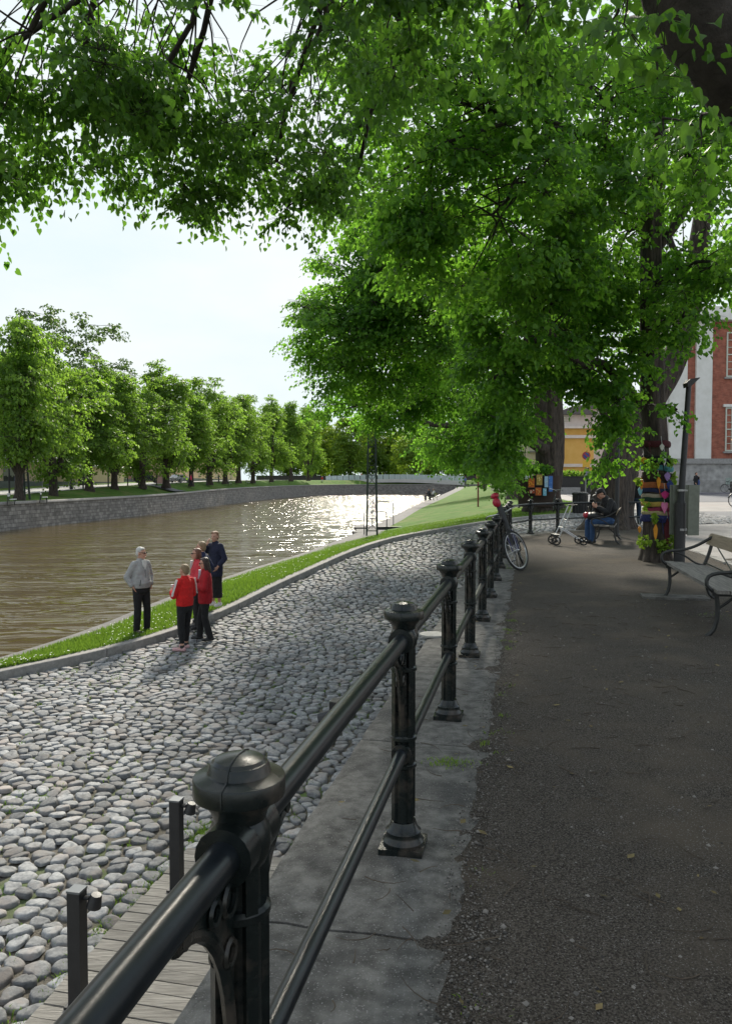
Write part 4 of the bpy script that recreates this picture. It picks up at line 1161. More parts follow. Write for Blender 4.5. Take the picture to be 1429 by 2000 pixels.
# lattice mast on the lawn
q = G(726, 1042, -1.16)
ms = thing('lattice_mast', 'dark green steel lattice mast standing on the lawn by the landing', 'mast', tuple(q))
M['mast'] = mat('dark green mast paint', (.012, .022, .018), (.022, .034, .028), 8, rough=.6)
mb = MB(); H = 10.2
def hw(z): return lerp(.285, .115, z / H)
for sx in (-1, 1):
    for sy in (-1, 1): mb.beam((sx * hw(0), sy * hw(0), -.1), (sx * hw(H), sy * hw(H), H), .062, .062)
mb.build('leg', M['mast'], ms, smooth=False) if False else None
legs = mb
for i, (sx, sy) in enumerate(((-1, -1), (-1, 1), (1, -1), (1, 1))):
    m2 = MB(); m2.beam((sx * hw(0), sy * hw(0), -.1), (sx * hw(H), sy * hw(H), H), .095, .095); m2.build('leg', M['mast'], ms, smooth=False)
mb = MB(); z = .15; up = True
while z < H - .5:
    dz = 2.3 * hw(z); a, b = hw(z), hw(z + dz)
    for k in range(4):
        c = [(-1, -1), (1, -1), (1, 1), (-1, 1), (-1, -1)]
        p, r_ = c[k], c[k + 1]
        if not up: p, r_ = r_, p
        mb.beam((p[0] * a, p[1] * a, z), (r_[0] * b, r_[1] * b, z + dz), .055, .03)
        mb.beam((c[k][0] * a, c[k][1] * a, z), (c[k + 1][0] * a, c[k + 1][1] * a, z), .045, .03)
    z += dz; up = not up
mb.build('bracing', M['mast'], ms, smooth=False)

# landing steps with hoop rails
q = G(712, 1035, -1.36)
mb = MB(); mb.box((q.x + .6, q.y + 3.5, -1.62), (2.6, 3.2, .62)); mb.box((q.x + .2, q.y + .6, -1.70), (1.5, 2.0, .62)); mb.box((q.x - .2, q.y - 1.4, -1.66), (1.0, 1.6, .58), .1)
tag(mb.build('landing_steps', M['quay']), 'stone landing steps at the water beside the lattice mast', 'steps')
def hoop(a, b, z0, h, label):
    o = thing('hoop_rail', label, 'hoop rail', ((a.x + b.x) / 2, (a.y + b.y) / 2, z0), 0, 'hoop rails at the landing')
    A_, B_ = a - o.location, b - o.location; mb = MB(); d = (B_ - A_).normalized() * .22
    pts = [(A_.x, A_.y, -.1), (A_.x, A_.y, h - .22), (A_.x + d.x * .3, A_.y + d.y * .3, h - .06), (A_.x + d.x, A_.y + d.y, h), (B_.x - d.x, B_.y - d.y, h), (B_.x - d.x * .3, B_.y - d.y * .3, h - .06), (B_.x, B_.y, h - .22), (B_.x, B_.y, -.1)]
    mb.tube(pts, .028, 8); mb.build('tube', M['mast'], o)
def at(px, Y, z): p = W(px, 950, Y); return Vector((p.x, p.y, z))
hoop(at(711, 44, -1.3), at(755, 46, -1.3), -1.35, 1.25, 'nearer black hoop rail at the landing by the mast')
hoop(at(727, 50, -1.3), at(768, 52, -1.3), -1.3, 1.65, 'farther taller black hoop rail at the landing')
mb = MB(); mb.box((at(764, 48, 0).x, 48, -1.42), (1.7, .3, .5)); mb.box((at(764, 48, 0).x, 47.84, -1.42), (1.72, .03, .52))
tag(mb.build('landing_wall', M['black'], smooth=False), 'low dark landing wall between the hoop rails', 'wall')

# litter bin
q = G(1132, 1003, .2)
bn = thing('litter_bin', 'dark ribbed litter bin left of the massive trunk', 'litter bin', tuple(q))
mb = MB(); mb.lathe([(.30, 0), (.31, .05), (.33, .8), (.35, .83), (.35, .90), (.30, .95), (.22, .96), (.001, .96)], (0, 0, 0), 24)
for k in range(18): a = k * pi / 9; mb.box((cos(a) * .325, sin(a) * .325, .42), (.03, .03, .74), a)
mb.build('body', M['black'], bn)
mb = MB(); mb.lathe([(.36, .84), (.37, .86), (.37, .90), (.36, .92)], (0, 0, 0), 24); mb.build('rim', M['iron'], bn)

# red posts
for px, by, z, h, lab in [(933, 985, .0, 2.1, 'red brown post rising behind the parked bicycle'), (1008, 975, .2, 2.2, 'slim red post with a red pennant before the shaded trunk')]:
    q = G(px, by, z); o = thing('red_post', lab, 'post', tuple(q), 0, 'red posts on the lawn')
    mb = MB(); mb.tube([(0, 0, -.2), (0, 0, h)], .06, 10); mb.lathe([(.06, h), (.085, h + .02), (.05, h + .09), (.001, h + .12)], (0, 0, 0), 10); mb.build('pole', flat('red brown paint', (.17, .03, .022), .5), o)
    if px > 1000:
        mb = MB(); mb.prism([(0, 0), (.34, -.08), (.30, -.3), (.02, -.62)], -.012, .012, lambda u, v, d: (u + .06, d - .02, h - .1 + v)); mb.build('pennant', flat('red cloth', (.45, .02, .02), .8), o, smooth=False)

# ---- bicycle builder (local +y forward)
def wheel(par, y, R, name='wheel', steer=0.0):
    w = bpy.data.objects.new(name, None); COL.objects.link(w)
    mb = MB(); ring = [(0, R * cos(a * pi / 18), R * sin(a * pi / 18)) for a in range(37)]
    mb.tube(ring, .019, 8, False); bpy.data.objects.remove(w)
    tyre = mb.build(name, M['tyre'], par); tyre.location = (0, y, R + .019); tyre.rotation_euler = (0, 0, steer)
    mb = MB(); r2 = R - .026; mb.tube([(0, r2 * cos(a * pi / 18), r2 * sin(a * pi / 18)) for a in range(37)], .0115, 6, False); mb.build('rim', M['chrome'], tyre)
    mb = MB()
    for k in range(20):
        a = k * 2 * pi / 20; s = .03 if k % 2 else -.03
        mb.tube([(s, .02 * cos(a + .6), .02 * sin(a + .6)), (0, r2 * cos(a), r2 * sin(a))], .0017, 3, False)
    mb.build('spokes', M['chrome'], tyre)
    mb = MB(); mb.tube([(-.06, 0, 0), (.06, 0, 0)], .018, 8); mb.build('hub', M['chrome'], tyre); return tyre
M['tyre'] = mat('black rubber', (.015, .015, .015), (.03, .03, .03), 30, rough=.85)
M['chrome'] = mat('bright metal', (.62, .62, .62), (.5, .5, .5), 20, rough=.28, metal=.9)
def bicycle(label, p, rz, lean, frame, group, bag=None, fender=True, steer=.12):
    b = thing('bicycle', label, 'bicycle', p, rz, group); b.rotation_euler = (0, lean, rz); b.rotation_mode = 'XYZ'
    R = .335; wheel(b, -.52, R); wheel(b, .54, R, steer=steer)
    mb = MB(); bb = (0, -.08, .29); st = (0, -.22, .78); hd = (0, .36, .84); hl = (0, .40, .68)
    mb.tube([bb, st], .016, 8); mb.tube([bb, hl], .019, 8); mb.tube([(0, -.2, .72), hd], .017, 8); mb.tube([hl, (0, .33, .92)], .02, 8)
    for s in (-.055, .055): mb.tube([bb, (s, -.52, R + .02)], .010, 6); mb.tube([(0, -.21, .73), (s, -.36, .60), (s, -.52, R + .02)], .010, 6); mb.tube([hl, (s, .43, .62), (s, .54, R + .02)], .012, 6)
    mb.build('frame', frame, b)
    mb = MB(); mb.tube([st, (0, -.245, .93)], .013, 8); mb.ell((0, -.28, .955), (.085, .13, .035), 14, 8); mb.ell((0, -.16, .95), (.03, .10, .025), 10, 6); mb.build('saddle', M['black'], b)
    mb = MB(); mb.tube([(0, .33, .9), (0, .30, 1.02)], .014, 8); mb.tube(smooth_line([(-.30, .10, 1.03), (-.26, .22, 1.06), (-.1, .31, 1.04), (0, .31, 1.02), (.1, .31, 1.04), (.26, .22, 1.06), (.30, .10, 1.03)], .05), .012, 8); mb.build('handlebar', M['chrome'], b)
    mb = MB(); mb.tube([(-.30, .12, 1.032), (-.31, .0, 1.02)], .017, 8); mb.tube([(.30, .12, 1.032), (.31, .0, 1.02)], .017, 8); mb.build('grip', M['black'], b)
    mb = MB(); mb.tube([(-.06, -.08, .29), (.06, -.08, .29)], .03, 10); mb.lathe([(.001, -.006), (.09, -.006), (.09, .006), (.001, .006)], (.05, -.08, .29), 20, Matrix.Rotation(pi / 2, 3, 'Y'))
    mb.tube([(.07, -.08, .29), (.075, .02, .16)], .01, 6); mb.tube([(-.07, -.08, .29), (-.075, -.18, .42)], .01, 6); mb.box((.12, .02, .155), (.09, .06, .02)); mb.box((-.12, -.18, .425), (.09, .06, .02)); mb.build('crank', M['black'], b)
    if fender:
        for y in (-.52, .54):
            mb = MB(); pts = [(0, y + (R + .045) * cos(a), R + .02 + (R + .045) * sin(a)) for a in np.linspace(.35, 2.9, 14)]
            for k in range(13): mb.beam(pts[k], pts[k + 1], .05, .006, up=(0, (pts[k][1] - y), pts[k][2] - R))
            mb.build('mudguard', M['black'], b)
    mb = MB()
    for s in (-.05, .05): mb.tube([(s, -.25, .74), (s, -.78, .74)], .007, 6); mb.tube([(s, -.72, .74), (s, -.54, R)], .006, 6)
    mb.tube([(-.05, -.78, .74), (.05, -.78, .74)], .007, 6); mb.tube([(-.05, -.5, .74), (.05, -.5, .74)], .006, 6); mb.build('rack', M['black'], b)
    if bag:
        mb = MB(); mb.ell((.01, .36, 1.36), (.075, .08, .055), 14, 8); mb.ell((.02, .42, 1.24), (.07, .06, .085), 12, 8); mb.build('red_bag', bag, b); mb = MB(); mb.tube([(0, .43, .70), (0, .39, 1.0), (0, .35, 1.34)], [.042, .055, .05], 10); mb.box((0, .36, 1.36), (.05, .05, .1)); mb.build('rolled_cover', M['black'], b)
    return b
q = G(1003, 1113, .02)
hd_ = .2
d = Vector((sin(hd_), cos(hd_), 0))
bicycle('dark blue bicycle with a red bag on top leaning on the iron railing', (q.x + .16 + d.x * .54, q.y + d.y * .54, .02), pi - hd_, radians(21), flat('deep blue bicycle paint', (.02, .018, .10), .3), 'parked bicycles', flat('red vinyl', (.42, .015, .04), .4), steer=-.52)
q = G(1078, 1000, .22); bicycle('silver bicycle standing under the paintings behind the railing', (q.x, q.y - .2, .22), -.25, radians(5), flat('grey bicycle paint', (.2, .2, .2), .35), 'parked bicycles')
def pz_(x, y): return plaza_z(y) + .03
q = Vector((32.3, 67.4)); bicycle('grey bicycle leaning by the red building behind the man with the rucksack', (q.x, q.y, pz_(*q) + .09), -pi / 2 + .1, radians(4), flat('grey bicycle paint', (.2, .2, .2), .35), 'parked bicycles')
q = Vector((18.9, 38.8)); bicycle('bicycle cut off by the right picture edge on the pale plaza', (q.x + .35, q.y, pz_(*q)), -pi / 2 + .25, radians(3), flat('light bicycle paint', (.4, .42, .42), .35), 'parked bicycles')

# ---- walking frame (rollator) before the seated man
ro = thing('walking_frame', 'silver wheeled walking frame before the man on the bench', 'walking frame', tuple(G(1104, 1064, .06)), radians(88))
# local: +y points to the left (away from the man)
mb = MB(); 
for s in (-.24, .24):
    mb.tube([(s, .24, .10), (s, .20, .22), (s * .9, .02, .62), (s * .8, -.10, .93)], .014, 8)
    mb.tube([(s, .12, .40), (s, -.34, .11)], .013, 8)
mb.tube([(-.22, .02, .60), (.22, .02, .60)], .011, 8); mb.tube([(-.23, .12, .42), (.23, .12, .42)], .011, 8)
mb.build('frame', M['chrome'], ro)
for s in (-.24, .24):
    for y in (.27, -.36):
        mb = MB(); mb.tube([(0, .09 * cos(a), .09 * sin(a)) for a in np.linspace(0, 2 * pi, 19)], .018, 6, False); mb.tube([(-.02, 0, 0), (.02, 0, 0)], .03, 8)
        for a in np.linspace(0, 2 * pi, 6)[:-1]: mb.tube([(0, 0, 0), (0, .09 * cos(a), .09 * sin(a))], .007, 4)
        w = mb.build('wheel', M['tyre'], ro); w.location = (s, y, .108)
mb = MB()
for s in (-.2, .2): mb.tube([(s, -.08, .93), (s, -.22, .95)], .017, 8)
mb.build('grip', M['black'], ro)
mb = MB(); mb.box((0, .27, .235), (.5, .07, .04)); mb.tube([(-.24, .2, .24), (.24, .2, .24)], .018, 8); mb.build('crossbar', M['black'], ro)

# ---- knitted bands and hangings on the decorated trunk
KC = [('turquoise', (.06, .33, .36)), ('dark brown', (.05, .025, .018)), ('orange', (.62, .16, .02)), ('navy blue', (.02, .03, .12)), ('cream', (.55, .46, .33)), ('crimson', (.42, .02, .10)), ('yellow', (.65, .42, .03)), ('bottle green', (.01, .06, .03)),
      ('pale yellow', (.62, .50, .22)), ('indigo', (.03, .04, .20)), ('black', (.012, .012, .014)), ('wine red', (.12, .012, .02))]
BANDS = [(868, 'wine red', 12), (900, 'black', 16), (915, 'turquoise', 10), (932, 'dark brown', 16), (948, 'orange', 11), (958, 'navy blue', 8), (968, 'cream', 8), (976, 'bottle green', 9), (985, 'yellow', 9), (994, 'crimson', 8), (1002, 'pale yellow', 8), (1012, 'indigo', 14)]
def trunk_at(py):
    z = W(1280, py, b1.y).z; P = [Vector(p) for p in TR1]
    for a, b in zip(P, P[1:]):
        if a.z <= z <= b.z: t = (z - a.z) / (b.z - a.z); return a.lerp(b, t), z
    return P[0], z
kd = {k: tuple(.74 * (x * .82 + .18 * sum(c) / 3) for x in c) for k, c in KC}
for i, (py, cn, w) in enumerate(BANDS):
    c, z = trunk_at(py); hh = w * b1.y / F * .5; tilt = random.uniform(-.13, .13)
    o = thing('knitted_band', f'{cn} knitted band wound round the decorated trunk', 'knitted band', (c.x, c.y, z), 0, 'knitted bands on the decorated trunk')
    mb = MB(); R = .262 + (.012 * (i % 3)); secs = []
    n = 28; vs = []; fs = []
    for (r, h) in ((R - .05, -hh), (R, -hh), (R + .014, -hh * .5), (R + .016, 0), (R + .013, hh * .5), (R, hh), (R - .05, hh)):
        for k in range(n):
            a = 2 * pi * k / n; rr = r * (1 + .03 * sin(3 * a + i) + .012 * sin(11 * a))
            vs.append((rr * cos(a), rr * sin(a), h + tilt * rr * cos(a) * .8 + .008 * sin(4 * a + i)))
    for j in range(6):
        for k in range(n): k2 = (k + 1) % n; fs.append((j * n + k, j * n + k2, (j + 1) * n + k2, (j + 1) * n + k))
    mb.add(vs, fs); mb.build('knitting', flat(cn + ' wool', kd[cn], .95, bump=1.0, bscale=60, bdist=.02), o)
    mb = MB(); a0 = random.uniform(-2.4, -.8)
    mb.ell((cos(a0) * (R + .03), sin(a0) * (R + .03), 0), (.035, .03, .03), 8, 6); mb.tube([(cos(a0) * (R + .03), sin(a0) * (R + .03), -.01), (cos(a0 + .1) * (R + .035), sin(a0 + .1) * (R + .035), -.16 - .06 * (i % 3))], [.012, .006], 5)
    mb.build('tied_end', M[cn + ' wool'], o)
def hang(px, py, h, w, lab, colr, shape='leaf', cat='pennant', nm='hanging_pennant'):
    c, z = trunk_at(py); x = W(px, py, b1.y - .33).x; dx = x - c.x; y = c.y - sqrt(max(.02, .315 ** 2 - min(abs(dx), .29) ** 2)) - .01
    o = thing(nm, lab, cat, (x, y, z), 0, 'hangings on the decorated trunk'); mb = MB(); hh = h * b1.y / F; ww = w * b1.y / F
    if shape == 'leaf': ol = [(0, 0), (ww / 2, -hh * .35), (ww * .3, -hh * .75), (0, -hh), (-ww * .3, -hh * .75), (-ww / 2, -hh * .35)]
    else: ol = [(0, -hh * .12)] + [(ww / 2 * sx * sin(a) ** 1, -hh * .2 + hh * .2 * sin(a * 2) if a < pi / 2 else -hh * .2) for sx, a in ((1, .6), (1, 1.2))] + [(ww / 2, -hh * .35), (0, -hh), (-ww / 2, -hh * .35), (-ww * .42, -hh * .05), (-ww * .2, -.0)]
    mb.prism(ol, -.012, .012, lambda u, v, d: (u, d, v)); mb.build('cloth', flat(lab[:18] + ' cloth', colr, .9), o, smooth=False)
    mb = MB(); mb.tube([(0, 0, -.01), (0, .05, .14)], .004, 5); mb.build('string', flat('white string', (.6, .6, .58), .9), o)
hang(1297, 980, 22, 13, 'pink heart hanging on the front of the decorated trunk', (.75, .22, .42), 'heart', 'heart', 'heart_ornament')
hang(1258, 932, 26, 8, 'amber leaf pennant at the left of the decorated trunk', (.65, .27, .02))
hang(1286, 930, 24, 8, 'amber leaf pennant near the middle of the decorated trunk', (.65, .25, .02))
hang(1281, 1020, 34, 8, 'long orange pennant between the forks low on the decorated trunk', (.72, .30, .03))
hang(1255, 1026, 14, 7, 'short orange pennant low at the left of the decorated trunk', (.62, .25, .03))
hang(1263, 893, 13, 13, 'yellow scarf tip high on the decorated trunk', (.72, .40, .03))
hang(1303, 922, 18, 12, 'lilac bow on the right of the decorated trunk', (.35, .22, .5))
hang(1309, 938, 20, 13, 'dark blue pompom cloth on the right of the decorated trunk', (.03, .05, .22))
hang(1298, 958, 16, 16, 'magenta pouch on the right of the decorated trunk', (.5, .03, .18))
hang(1292, 868, 14, 9, 'white framed card at the top of the decorations', (.6, .58, .52))
hang(1297, 885, 26, 7, 'white tassel near the top of the decorations', (.6, .6, .58))
hang(1256, 950, 18, 9, 'pale blue knit square at the left of the decorated trunk', (.2, .42, .5))
hang(1303, 1010, 55, 12, 'long dark red scarf hanging down the right of the decorated trunk', (.10, .012, .02))
# ivy about the decorated trunk
def ivy(name, lab, spots, n, size, seed, m='ivy'):
    rg = np.random.default_rng(seed); P = []
    for (x, y, z, rx, ry, rz_) in spots: P.append(np.array([x, y, z]) + in_ball(rg, n, .3) * np.array([rx, ry, rz_]))
    P = np.concatenate(P); t_ = rg.normal(0, 1, P.shape); t_[:, 2] -= .5; nr = rg.normal(0, .6, P.shape); nr[:, 1] -= .7; nr[:, 2] += .5
    V, f = leaves(P, t_, nr, size * rg.uniform(.6, 1.3, len(P)), True)
    return tag(link(name, np_mesh(name, V, [f]), M[m]), lab, 'plant')
zz = lambda py: W(1280, py, b1.y - .3).z
xx = lambda px: W(px, 1000, b1.y - .3).x
ivy('trunk_shoots', 'yellow green leafy shoots round the foot of the decorated trunk', [(xx(1258), b1.y - .3, zz(1058), .14, .12, .13), (xx(1290), b1.y - .36, zz(1066), .12, .1, .12), (xx(1310), b1.y - .25, zz(1062), .13, .15, .17), (xx(1312), b1.y - .2, zz(1040), .08, .1, .12)], 60, .06, 3)
ivy('climbing_leaves', 'bright leaf sprigs growing out between the knitted bands', [(xx(1242), b1.y - .25, zz(905), .06, .08, .06), (xx(1312), b1.y - .25, zz(902), .09, .08, .07), (xx(1270), b1.y - .36, zz(908), .12, .05, .05), (xx(1258), b1.y - .33, zz(985), .08, .05, .08), (xx(1276), b1.y - .36, zz(1012), .05, .05, .06), (xx(1316), b1.y - .2, zz(930), .05, .06, .1), (xx(1312), b1.y - .2, zz(985), .05, .06, .06), (xx(1245), b1.y - .3, zz(940), .05, .05, .05)], 14, .085, 4)

# ---- paintings on the forked linden
tb = G(1064, 992, .32)
def painting(px, py, w, h, bg, dots, lab, frame=(.03, .02, .015), rz=0.0):
    p = W(px, py, tb.y - 1.35); k = p.y / F; o = thing('painting', lab, 'painting', tuple(p), rz, 'paintings hung round the forked linden')
    w, h = w * k, h * k; mb = MB(); mb.box((0, .02, 0), (w, .05, h)); mb.build('frame', flat('frame ' + str(frame), frame, .5), o, smooth=False)
    mb = MB(); mb.box((0, -.012, 0), (w * .86, .02, h * .88)); mb.build('canvas', flat('canvas ' + lab[:14], bg, .7, scale=4), o, smooth=False)
    rg = random.Random(px); mb = MB()
    for _ in range(9):
        x, z, r = rg.uniform(-.32, .32) * w, rg.uniform(-.34, .34) * h, rg.uniform(.05, .12) * w; mb.lathe([(.001, -.004), (r, -.004), (r * .8, .006), (.001, .006)], (x, -.026 - .002 * _, z), 9, Matrix.Rotation(pi / 2, 3, 'X'))
    mb.build('brushwork', flat('dots ' + lab[:14], dots, .7), o)
mb = MB(); p = W(1055, 955, tb.y - 1.05)
pb = thing('display_panel', 'dark brown wrap panel behind the bright paintings round the linden foot', 'panel', (p.x, p.y, .2))
vs = []; fs = []; n = 16
for i in range(n + 1):
    a = -pi + pi * i / n
    for (r, z) in ((1.0, .2), (1.06, 1.72), (1.0, 1.72), (.95, .2)): vs.append((r * cos(a), r * .55 * sin(a) + .45, z))
for i in range(n):
    for j in range(4): fs.append((i * 4 + j, i * 4 + (j + 1) % 4, i * 4 + 4 + (j + 1) % 4, i * 4 + 4 + j))
mb.add(vs, fs); mb.build('board', flat('dark brown board', (.035, .018, .013), .8), pb)
painting(1037, 943, 14, 20, (.50, .12, .01), (.75, .32, .02), 'orange painting of round fruit at the left of the panel')
painting(1052.5, 937, 13, 23, (.42, .30, .07), (.75, .62, .22), 'gold painting in the middle of the panel, upper', (.05, .03, .02))
painting(1050.5, 960, 13, 17, (.55, .12, .02), (.65, .36, .10), 'red orange painting below the gold one')
painting(1066, 941, 8, 24, (.35, .55, .75), (.75, .78, .8), 'pale blue and white painting beside the gold one')
painting(1063, 961, 8, 16, (.20, .50, .70), (.6, .75, .8), 'sky blue painting below the pale blue one')
painting(1074.5, 945, 9, 34, (.06, .18, .55), (.3, .5, .75), 'deep blue painting at the right end of the panel')
painting(1038, 960, 11, 8, (.40, .06, .02), (.7, .6, .5), 'small red painting under the orange fruit')
painting(1029, 932, 9, 8, (.62, .66, .72), (.75, .78, .8), 'small white tilted card at the left of the paintings', (.5, .5, .5))
ivy('hanging_ivy', 'green ivy tuft over the bright paintings', [(W(1050, 915, tb.y - 1).x, tb.y - 1.0, W(1050, 917, tb.y - 1).z, .8, .5, .28)], 420, .12, 5, 'leaf_mid')

# ---- no-parking sign by the yellow house
q = Vector((17.0, 58.5, plaza_z(58.5))); q.x = W(1143, 940, 58.5).x
sg = thing('road_sign', 'round red and blue road sign with a yellow plate, before the yellow house', 'road sign', tuple(q))
mb = MB(); mb.tube([(0, 0, 0), (0, 0, 3.0)], .045, 8); mb.build('pole', flat('zinc', (.35, .35, .35), .4), sg)
h = W(1143, 890, 58.5).z - q.z
def disc(r, y, z, m, nm):
    mb = MB(); mb.lathe([(.001, -.01), (r, -.01), (r, .01), (.001, .01)], (0, y, z), 24, Matrix.Rotation(pi / 2, 3, 'X')); return mb.build(nm, m, sg, smooth=False)
disc(.32, -.07, h, flat('sign red', (.42, .02, .02), .4), 'rim'); disc(.23, -.10, h, flat('sign blue', (.03, .05, .22), .4), 'disc')
mb = MB(); mb.beam((-.2, -.125, h + .2), (.2, -.125, h - .2), .02, .07); mb.build('slash', M['sign red'], sg, smooth=False)
mb = MB(); mb.box((0, -.08, h - .62), (.56, .03, .5)); mb.build('plate', flat('sign yellow', (.72, .42, .03), .4), sg, smooth=False)
# ================================================================== people
SKIN = mat('skin', (.50, .28, .20), (.44, .235, .165), 20, rough=.55)
def cloth(name, c, rough=.9): return flat(name + ' fabric', c, rough, bump=.9, bscale=9, bdist=.05)
def remesh(o, vox, it=3, tex=0.0):
    m = o.modifiers.new('Remesh', 'REMESH'); m.mode = 'VOXEL'; m.voxel_size = vox; m.use_smooth_shade = True
    s = o.modifiers.new('Smooth', 'SMOOTH'); s.iterations = it; s.factor = .5
    return o
def hand(mb, w, d, palm_n, curl=.5, s=1.0):
    """palm, four unequal bent fingers and a thumb from the side of the palm; w wrist, d direction, palm_n palm normal"""
    d = Vector(d).normalized(); n = Vector(palm_n); n = (n - d * n.dot(d)).normalized(); x = d.cross(n)
    w = Vector(w); k = w + d * .085 * s
    for i in range(4):
        o = (i - 1.5) * .0195 * s
        mb.cap(w + x * o * .6, k + x * o, .016 * s, .0125 * s, 6)
    for i, L in enumerate((.068, .078, .072, .055)):
        o = (i - 1.5) * .021 * s; p = k + x * o; dd = d.copy(); r = .0095 * s
        for seg in (.45, .32, .23):
            dd = (dd + n * curl * .55).normalized(); q = p + dd * L * seg * 1.0 * s; mb.cap(p, q, r, r * .9, 6); p = q; r *= .9
    p = w + d * .025 * s - x * .028 * s; dd = (d * .8 - x * .75 + n * .25).normalized()
    for seg, r in ((.038, .012), (.03, .0105)):
        q = p + dd * seg * s; mb.cap(p, q, r, r * .9, 6); p = q; dd = (dd + d * .4 + n * .3 * curl).normalized()
def person(label, p, yaw, H=1.7, top=None, bottom=None, hair=None, shoes=None, J=None, detail=True, skirt=None, hem=.47, bare=.0, coat=False, hairlen=0, glasses=False, girth=1.0,
           headyaw=0.0, headpitch=0.0, sit=False, group=None, stripes=False, socks=False, cap=None, scarf=None, lean=0.0, hand_par=None):
    """local frame: +y is where the body faces, +x its right hand side"""
    P = thing('person', label, 'person', p, yaw, group); h = H / 1.7; J = J or {}
    def g(k, v): return Vector(J.get(k, v)) * h
    g1 = girth
    sh = {s: g('sh' + s, (x * .150, -.01, 1.385)) for s, x in (('L', -1), ('R', 1))}
    el = {s: g('el' + s, (x * .225, -.03, 1.10)) for s, x in (('L', -1), ('R', 1))}
    wr = {s: g('wr' + s, (x * .235, .06, .86)) for s, x in (('L', -1), ('R', 1))}
    hp = {s: g('hp' + s, (x * .085, 0, .88)) for s, x in (('L', -1), ('R', 1))}
    kn = {s: g('kn' + s, (x * .095, .02, .48)) for s, x in (('L', -1), ('R', 1))}
    an = {s: g('an' + s, (x * .10, -.02, .085)) for s, x in (('L', -1), ('R', 1))}
    ft = {s: g('ft' + s, tuple((an[s] / h + Vector((.02 if s == 'R' else -.02, .15, -.05))))) for s in 'LR'}
    neck = g('neck', (0, -.01, 1.45)); pel = g('pel', (0, 0, .93)); che = g('che', (0, .0, 1.27)); hc = g('head', (0, .02, 1.585))
    RM = Matrix.Rotation(headyaw, 3, 'Z') @ Matrix.Rotation(headpitch, 3, 'X')
    def hd(x, y, z): return hc + RM @ (Vector((x, y, z)) * h)
    n = 10 if detail else 7
    # ---- body: one continuous skin
    mb = MB()
    mb.ell(hd(0, -.012, .03), (.074 * h, .092 * h, .088 * h), 16, 12, RM); mb.ell(hd(0, .018, -.035), (.058 * h, .068 * h, .075 * h), 14, 10, RM); mb.ell(hd(0, .055, -.085), (.03 * h, .03 * h, .025 * h), 10, 8, RM)
    if detail:
        mb.cap(hd(0, .080, .025), hd(0, .105, -.018), .010 * h, .015 * h, 8)
        mb.cap(hd(0, .078, -.052), hd(0, .082, -.056), .017 * h, .015 * h, 8)
        for s in (-1, 1): mb.ell(hd(s * .076, -.012, -.005), (.010 * h, .020 * h, .030 * h), 8, 6, RM); mb.ell(hd(s * .03, .068, .028), (.016 * h, .014 * h, .008 * h), 8, 6, RM); mb.ell(hd(s * .038, .06, -.02), (.02 * h, .018 * h, .02 * h), 8, 6, RM)
    mb.cap(neck - Vector((0, .01, .05)) * h, hc - RM @ Vector((0, .02, .05)) * h, .056 * h, .05 * h, n)
    mb.cap(sh['L'], sh['R'], .05 * h, .05 * h, n); mb.cap(pel, che, .115 * h * g1, .12 * h * g1, n); mb.cap(che, neck - Vector((0, 0, .07)) * h, .105 * h, .055 * h, n)
    for s in 'LR':
        mb.cap(sh[s] - Vector((0, 0, .01)), el[s], .046 * h, .042 * h, n); mb.cap(el[s], wr[s], .040 * h, .027 * h, n)
        mb.cap(hp[s], kn[s], .080 * h, .055 * h, n); mb.cap(kn[s], an[s], .054 * h, .036 * h, n)
        mb.cap(an[s] + Vector((0, -.02, -.035)) * h, ft[s], .034 * h, .03 * h, n)
        if detail:
            dv = J.get('hd' + s); dv = Vector(dv) if dv else (wr[s] - el[s]); hand(mb, wr[s], dv, J.get('pn' + s, (-.8 if s == 'R' else .8, .3, 0)), J.get('curl', .5), h)
        else: mb.cap(wr[s], wr[s] + (wr[s] - el[s]).normalized() * .12 * h, .03 * h, .03 * h, 6)
    remesh(mb.build('body', SKIN, P), .0085 if detail else .018, 2)
    # ---- face marks
    if detail:
        for s in (-1, 1):
            mb = MB(); mb.ell(hd(s * .03, .0755, .024), (.011 * h, .008 * h, .006 * h), 8, 6, RM); mb.build('eye', flat('dark eye', (.03, .022, .018), .3), P)
        mb = MB(); mb.ell(hd(0, .094, -.052), (.022 * h, .008 * h, .006 * h), 10, 6, RM); mb.build('lips', flat('lips', (.42, .15, .13), .5), P)
        if glasses:
            mb = MB()
            for s in (-1, 1): mb.ell(hd(s * .032, .088, .024), (.026 * h, .008 * h, .019 * h), 12, 8, RM); mb.beam(hd(s * .055, .082, .03), hd(s * .078, -.01, .02), .004, .008)
            mb.beam(hd(-.02, .094, .03), hd(.02, .094, .03), .006, .006); mb.build('glasses', flat('dark glasses', (.012, .012, .014), .15), P)
    # ---- trousers or skirt
    if bottom is not None:
        mb = MB()
        if not sit: mb.loft([(pel.z + .10 * h, .155 * h * g1, .118 * h * g1, pel.x, pel.y), (pel.z, .168 * h * g1, .128 * h * g1, pel.x, pel.y), (hp['L'].z - .06 * h, .165 * h * g1, .120 * h * g1, (hp['L'].x + hp['R'].x) / 2, pel.y), (hp['L'].z - .12 * h, .13 * h, .09 * h, (hp['L'].x + hp['R'].x) / 2, pel.y)], 20)
        else: mb.cap(pel + Vector((0, 0, .05)) * h, (hp['L'] + hp['R']) / 2, .15 * h, .14 * h, 12)
